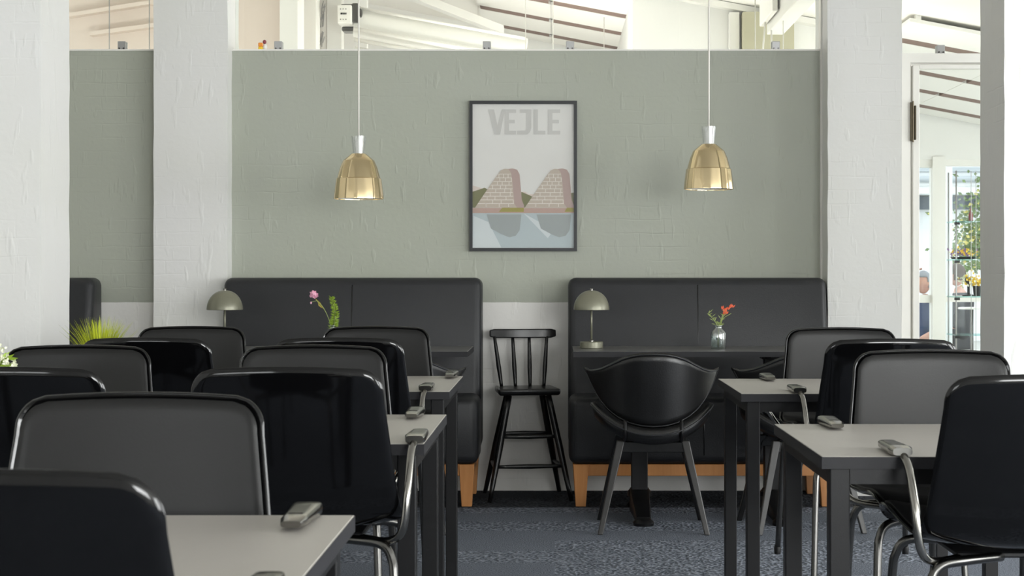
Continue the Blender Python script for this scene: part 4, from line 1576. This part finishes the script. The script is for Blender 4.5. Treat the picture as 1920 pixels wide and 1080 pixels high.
# ------------------------------------------------------------------ people outside, seated
def skin_obj(name, chain_pts, edges, radii, mat, parent, root=0, sub=2):
    me = bpy.data.meshes.new(name)
    me.from_pydata([tuple(p) for p in chain_pts], edges, [])
    o = bpy.data.objects.new(name, me)
    COL.objects.link(o)
    o.modifiers.new('skin', 'SKIN')
    for i, r in enumerate(radii):
        v = me.skin_vertices[0].data[i]
        v.radius = (r, r) if not isinstance(r, tuple) else r
        v.use_root = (i == root)
    o.modifiers['skin'].use_smooth_shade = True
    md = o.modifiers.new('sub', 'SUBSURF'); md.levels = sub; md.render_levels = sub
    me.materials.append(mat)
    o.parent = parent
    return o


def seated_person(label, loc, rz, top, trouser, hair_mat, hand_up):
    """local +y is the way the person faces; pelvis at seat height"""
    t = thing('person', label, 'person', loc, rz)
    # bare body: head, neck, trunk, arms, legs as one surface
    P = [(0, 0, .50), (0, .01, .70), (0, .0, .92), (0, .01, 1.04), (0, .03, 1.10),              # pelvis, waist, chest, neck base, neck
         (.18, 0, .96), (-.18, 0, .96)]                                                      # shoulders
    E = [(0, 1), (1, 2), (2, 3), (3, 4), (2, 5), (2, 6)]
    R = [(.15, .12), (.13, .10), (.15, .11), .06, .052, .062, .062]
    if hand_up: ra_ = [(.36, .06, 1.10), (.20, .02, 1.27)]
    else: ra_ = [(.24, .06, .72), (.20, .26, .62)]
    la_ = [(-.24, .06, .72), (-.16, .28, .62)]
    for sh, arm_ in ((5, ra_), (6, la_)):
        i0 = len(P); P += arm_
        E += [(sh, i0), (i0, i0 + 1)]
        R += [.045, .030]
    for sx in (1, -1):
        i0 = len(P)
        P += [(sx * .10, .08, .50), (sx * .14, .46, .50), (sx * .13, .44, .10), (sx * .13, .55, .045)]
        E += [(0, i0), (i0, i0 + 1), (i0 + 1, i0 + 2), (i0 + 2, i0 + 3)]
        R += [.085, .06, .042, (.04, .028)]
    body = skin_obj('body', P, E, R, M['skin'], t)
    # clothes follow the body
    tp_ = [P[0], P[1], P[2], (0, .01, 1.02), P[5], P[6]]
    te = [(0, 1), (1, 2), (2, 3), (2, 4), (2, 5)]
    tr = [(.17, .135), (.155, .12), (.17, .13), .072, .078, .078]
    for sh, arm_ in ((4, ra_), (5, la_)):
        i0 = len(tp_)
        mid = tuple(Vector(P[5] if sh == 4 else P[6]).lerp(Vector(arm_[0]), .8))
        tp_ += [mid]; te += [(sh, i0)]; tr += [.062]
    skin_obj('top', tp_, te, tr, top, t)
    lp_, le, lr = [(0, .0, .49)], [], [(.175, .14)]
    for sx in (1, -1):
        i0 = len(lp_)
        lp_ += [(sx * .10, .08, .50), (sx * .14, .46, .50), (sx * .13, .44, .14)]
        le += [(0, i0), (i0, i0 + 1), (i0 + 1, i0 + 2)]
        lr += [.105, .078, .058]
    skin_obj('trousers', lp_, le, lr, trouser, t)
    # head with nose, brow, ears, chin
    bm = bmesh.new()
    bmesh.ops.create_uvsphere(bm, u_segments=28, v_segments=20, radius=1)
    hc = Vector((0, .045, 1.215))
    for v in bm.verts:
        x, y, z = v.co
        w = .075 * (1 - .22 * max(0, -z))
        yy = y * .095
        if y > 0 and z < 0: yy *= .95
        nose = math.exp(-((x / .16) ** 2 + ((z + .12) / .22) ** 2)) * .026 if y > .3 else 0
        eye = sum(math.exp(-(((x - e) / .16) ** 2 + ((z - .08) / .11) ** 2)) for e in (-.38, .38)) * -.010 if y > .3 else 0
        mouth = math.exp(-((x / .3) ** 2 + ((z + .52) / .06) ** 2)) * -.005 if y > .3 else 0
        ear = .012 * math.exp(-(((abs(x) - 1) / .2) ** 2 + ((y + .05) / .18) ** 2 + ((z + .02) / .25) ** 2))
        v.co = hc + Vector((x * w + math.copysign(ear, x), yy + nose + eye + mouth, z * .118))
    obj('head', bm, M['skin'], t, True)
    bm = bmesh.new()
    bmesh.ops.create_uvsphere(bm, u_segments=28, v_segments=20, radius=1)
    dele = []
    for v in bm.verts:
        x, y, z = v.co
        if (y > .30 and z < .36) or (y > .05 and z < .0) or z < -.55: dele.append(v)
        v.co = hc + Vector((x * .083, y * .103 - .004, z * .126 + .004))
    bmesh.ops.delete(bm, geom=dele, context='VERTS')
    ho = obj('hair', bm, hair_mat, t, True)
    md = ho.modifiers.new('s', 'SOLIDIFY'); md.thickness = .008
    # hands with five fingers
    for arm_, sx in ((ra_, 1), (la_, -1)):
        w0 = Vector(arm_[1])
        d = (w0 - Vector(arm_[0])).normalized()
        s_ = d.cross(Vector((0, 0, 1)))
        s_ = s_.normalized() if s_.length > .1 else Vector((1, 0, 0))
        nrm = s_.cross(d).normalized()
        P2 = [w0, w0 + d * .045, w0 + d * .085]
        E2 = [(0, 1), (1, 2)]; R2 = [.026, (.036, .018), (.038, .016)]
        for k, (off_, ln) in enumerate(((-.030, .070), (-.010, .080), (.010, .075), (.029, .058))):
            i0 = len(P2)
            b_ = w0 + d * .088 + s_ * off_
            P2 += [b_, b_ + d * ln * .55 - nrm * .008, b_ + d * ln * .95 - nrm * .028]
            E2 += [(2, i0), (i0, i0 + 1), (i0 + 1, i0 + 2)]; R2 += [.010, .009, .0075]
        i0 = len(P2)
        P2 += [w0 + d * .035 - s_ * .034, w0 + d * .065 - s_ * .058 - nrm * .01, w0 + d * .088 - s_ * .062 - nrm * .02]
        E2 += [(1, i0), (i0, i0 + 1), (i0 + 1, i0 + 2)]; R2 += [.012, .010, .008]
        skin_obj('hand', P2, E2, R2, M['skin'], t, 0, 1)
    return t


pc = at(1737, 530, 17.0)
seated_person('grey haired person in navy top sitting outside, hand raised beside the head', (pc.x + .0, 17.0 + .02, pc.z - 1.215), 2.2, M['navy'], M['denim'], M['grey_hair'], True)
pc2 = at(1792, 0, 17.2)
seated_person('person in black top with bare forearms sitting outside behind the glass shelf', (pc2.x + .05, 17.2, -.14), .9, M['blackcloth'], M['blackcloth'], M['dark_hair'], False)
for lab, x, y, z in (('white garden chair under the grey haired person outside', pc.x, 17.02, max(pc.z - 1.215 + .40, .2)),
                     ('white garden chair under the person in black outside', pc2.x + .05, 17.2, .27)):
    t = thing('garden_chair', lab, 'chair', (x, y, 0))
    obj('seat', B(-.22, .22, -.22, .22, z - .03, z, .01, 2), M['white_enamel'], t)
    for sx in (-1, 1):
        for sy in (-1, 1):
            obj('leg', T([(sx * .19, sy * .19, 0), (sx * .18, sy * .18, z - .02)], .014, 8), M['white_enamel'], t, True)
t = thing('parasol_post', 'white upright post on the terrace right of the window mullion', 'post', (at(1778, 0, 16.6).x, 16.6, 0))
obj('post', B(-.035, .035, -.035, .035, .02, 2.3, .004, 1), M['render_white'], t)
obj('base', B(-.16, .16, -.16, .16, 0, .03, .004, 1), M['render_white'], t)

# ------------------------------------------------------------------ light
wd = bpy.data.worlds.new('sky')
SC.world = wd
wd.use_nodes = True
bg = wd.node_tree.nodes['Background']
bg.inputs['Color'].default_value = (.93, .95, 1.0, 1)
bg.inputs['Strength'].default_value = 1.25


def area(name, loc, rot, sx, sy, power, col=(1, 1, 1)):
    l = bpy.data.lights.new(name, 'AREA')
    l.shape = 'RECTANGLE'
    l.size, l.size_y = sx, sy
    l.energy = power
    l.color = col
    o = bpy.data.objects.new(name, l)
    COL.objects.link(o)
    o.location = loc
    o.rotation_euler = rot
    return o


day = (.995, .972, .985)
for i, (a, b, z0, z1) in enumerate(WR):
    p = (120, 120, 95, 40, 20, 20)[i]
    area('daylight_window', (XR + .35, (a + b) / 2, (z0 + z1) / 2 + .1), (0, PI / 2, 0), z1 - z0, b - a, p, day)
for i, (a, b, z0, z1) in enumerate(WB):
    area('daylight_window', ((a + b) / 2, YB - .35, (z0 + z1) / 2 + .1), (PI / 2, 0, 0), b - a, z1 - z0, (32, 165)[i], day)
area('daylight_window', (XL - .35, 10.1, 1.6), (0, -PI / 2, 0), 2.0, 2.2, 14, day)  # fill through the added left window of the back room

vs = SC.view_settings
vs.view_transform = 'Standard'
vs.look = 'None'
vs.gamma = 1
vs.use_curve_mapping = False
vs.exposure = 0.93
SC.cycles.use_denoising = True
SC.cycles.max_bounces = 10
SC.cycles.transparent_max_bounces = 16
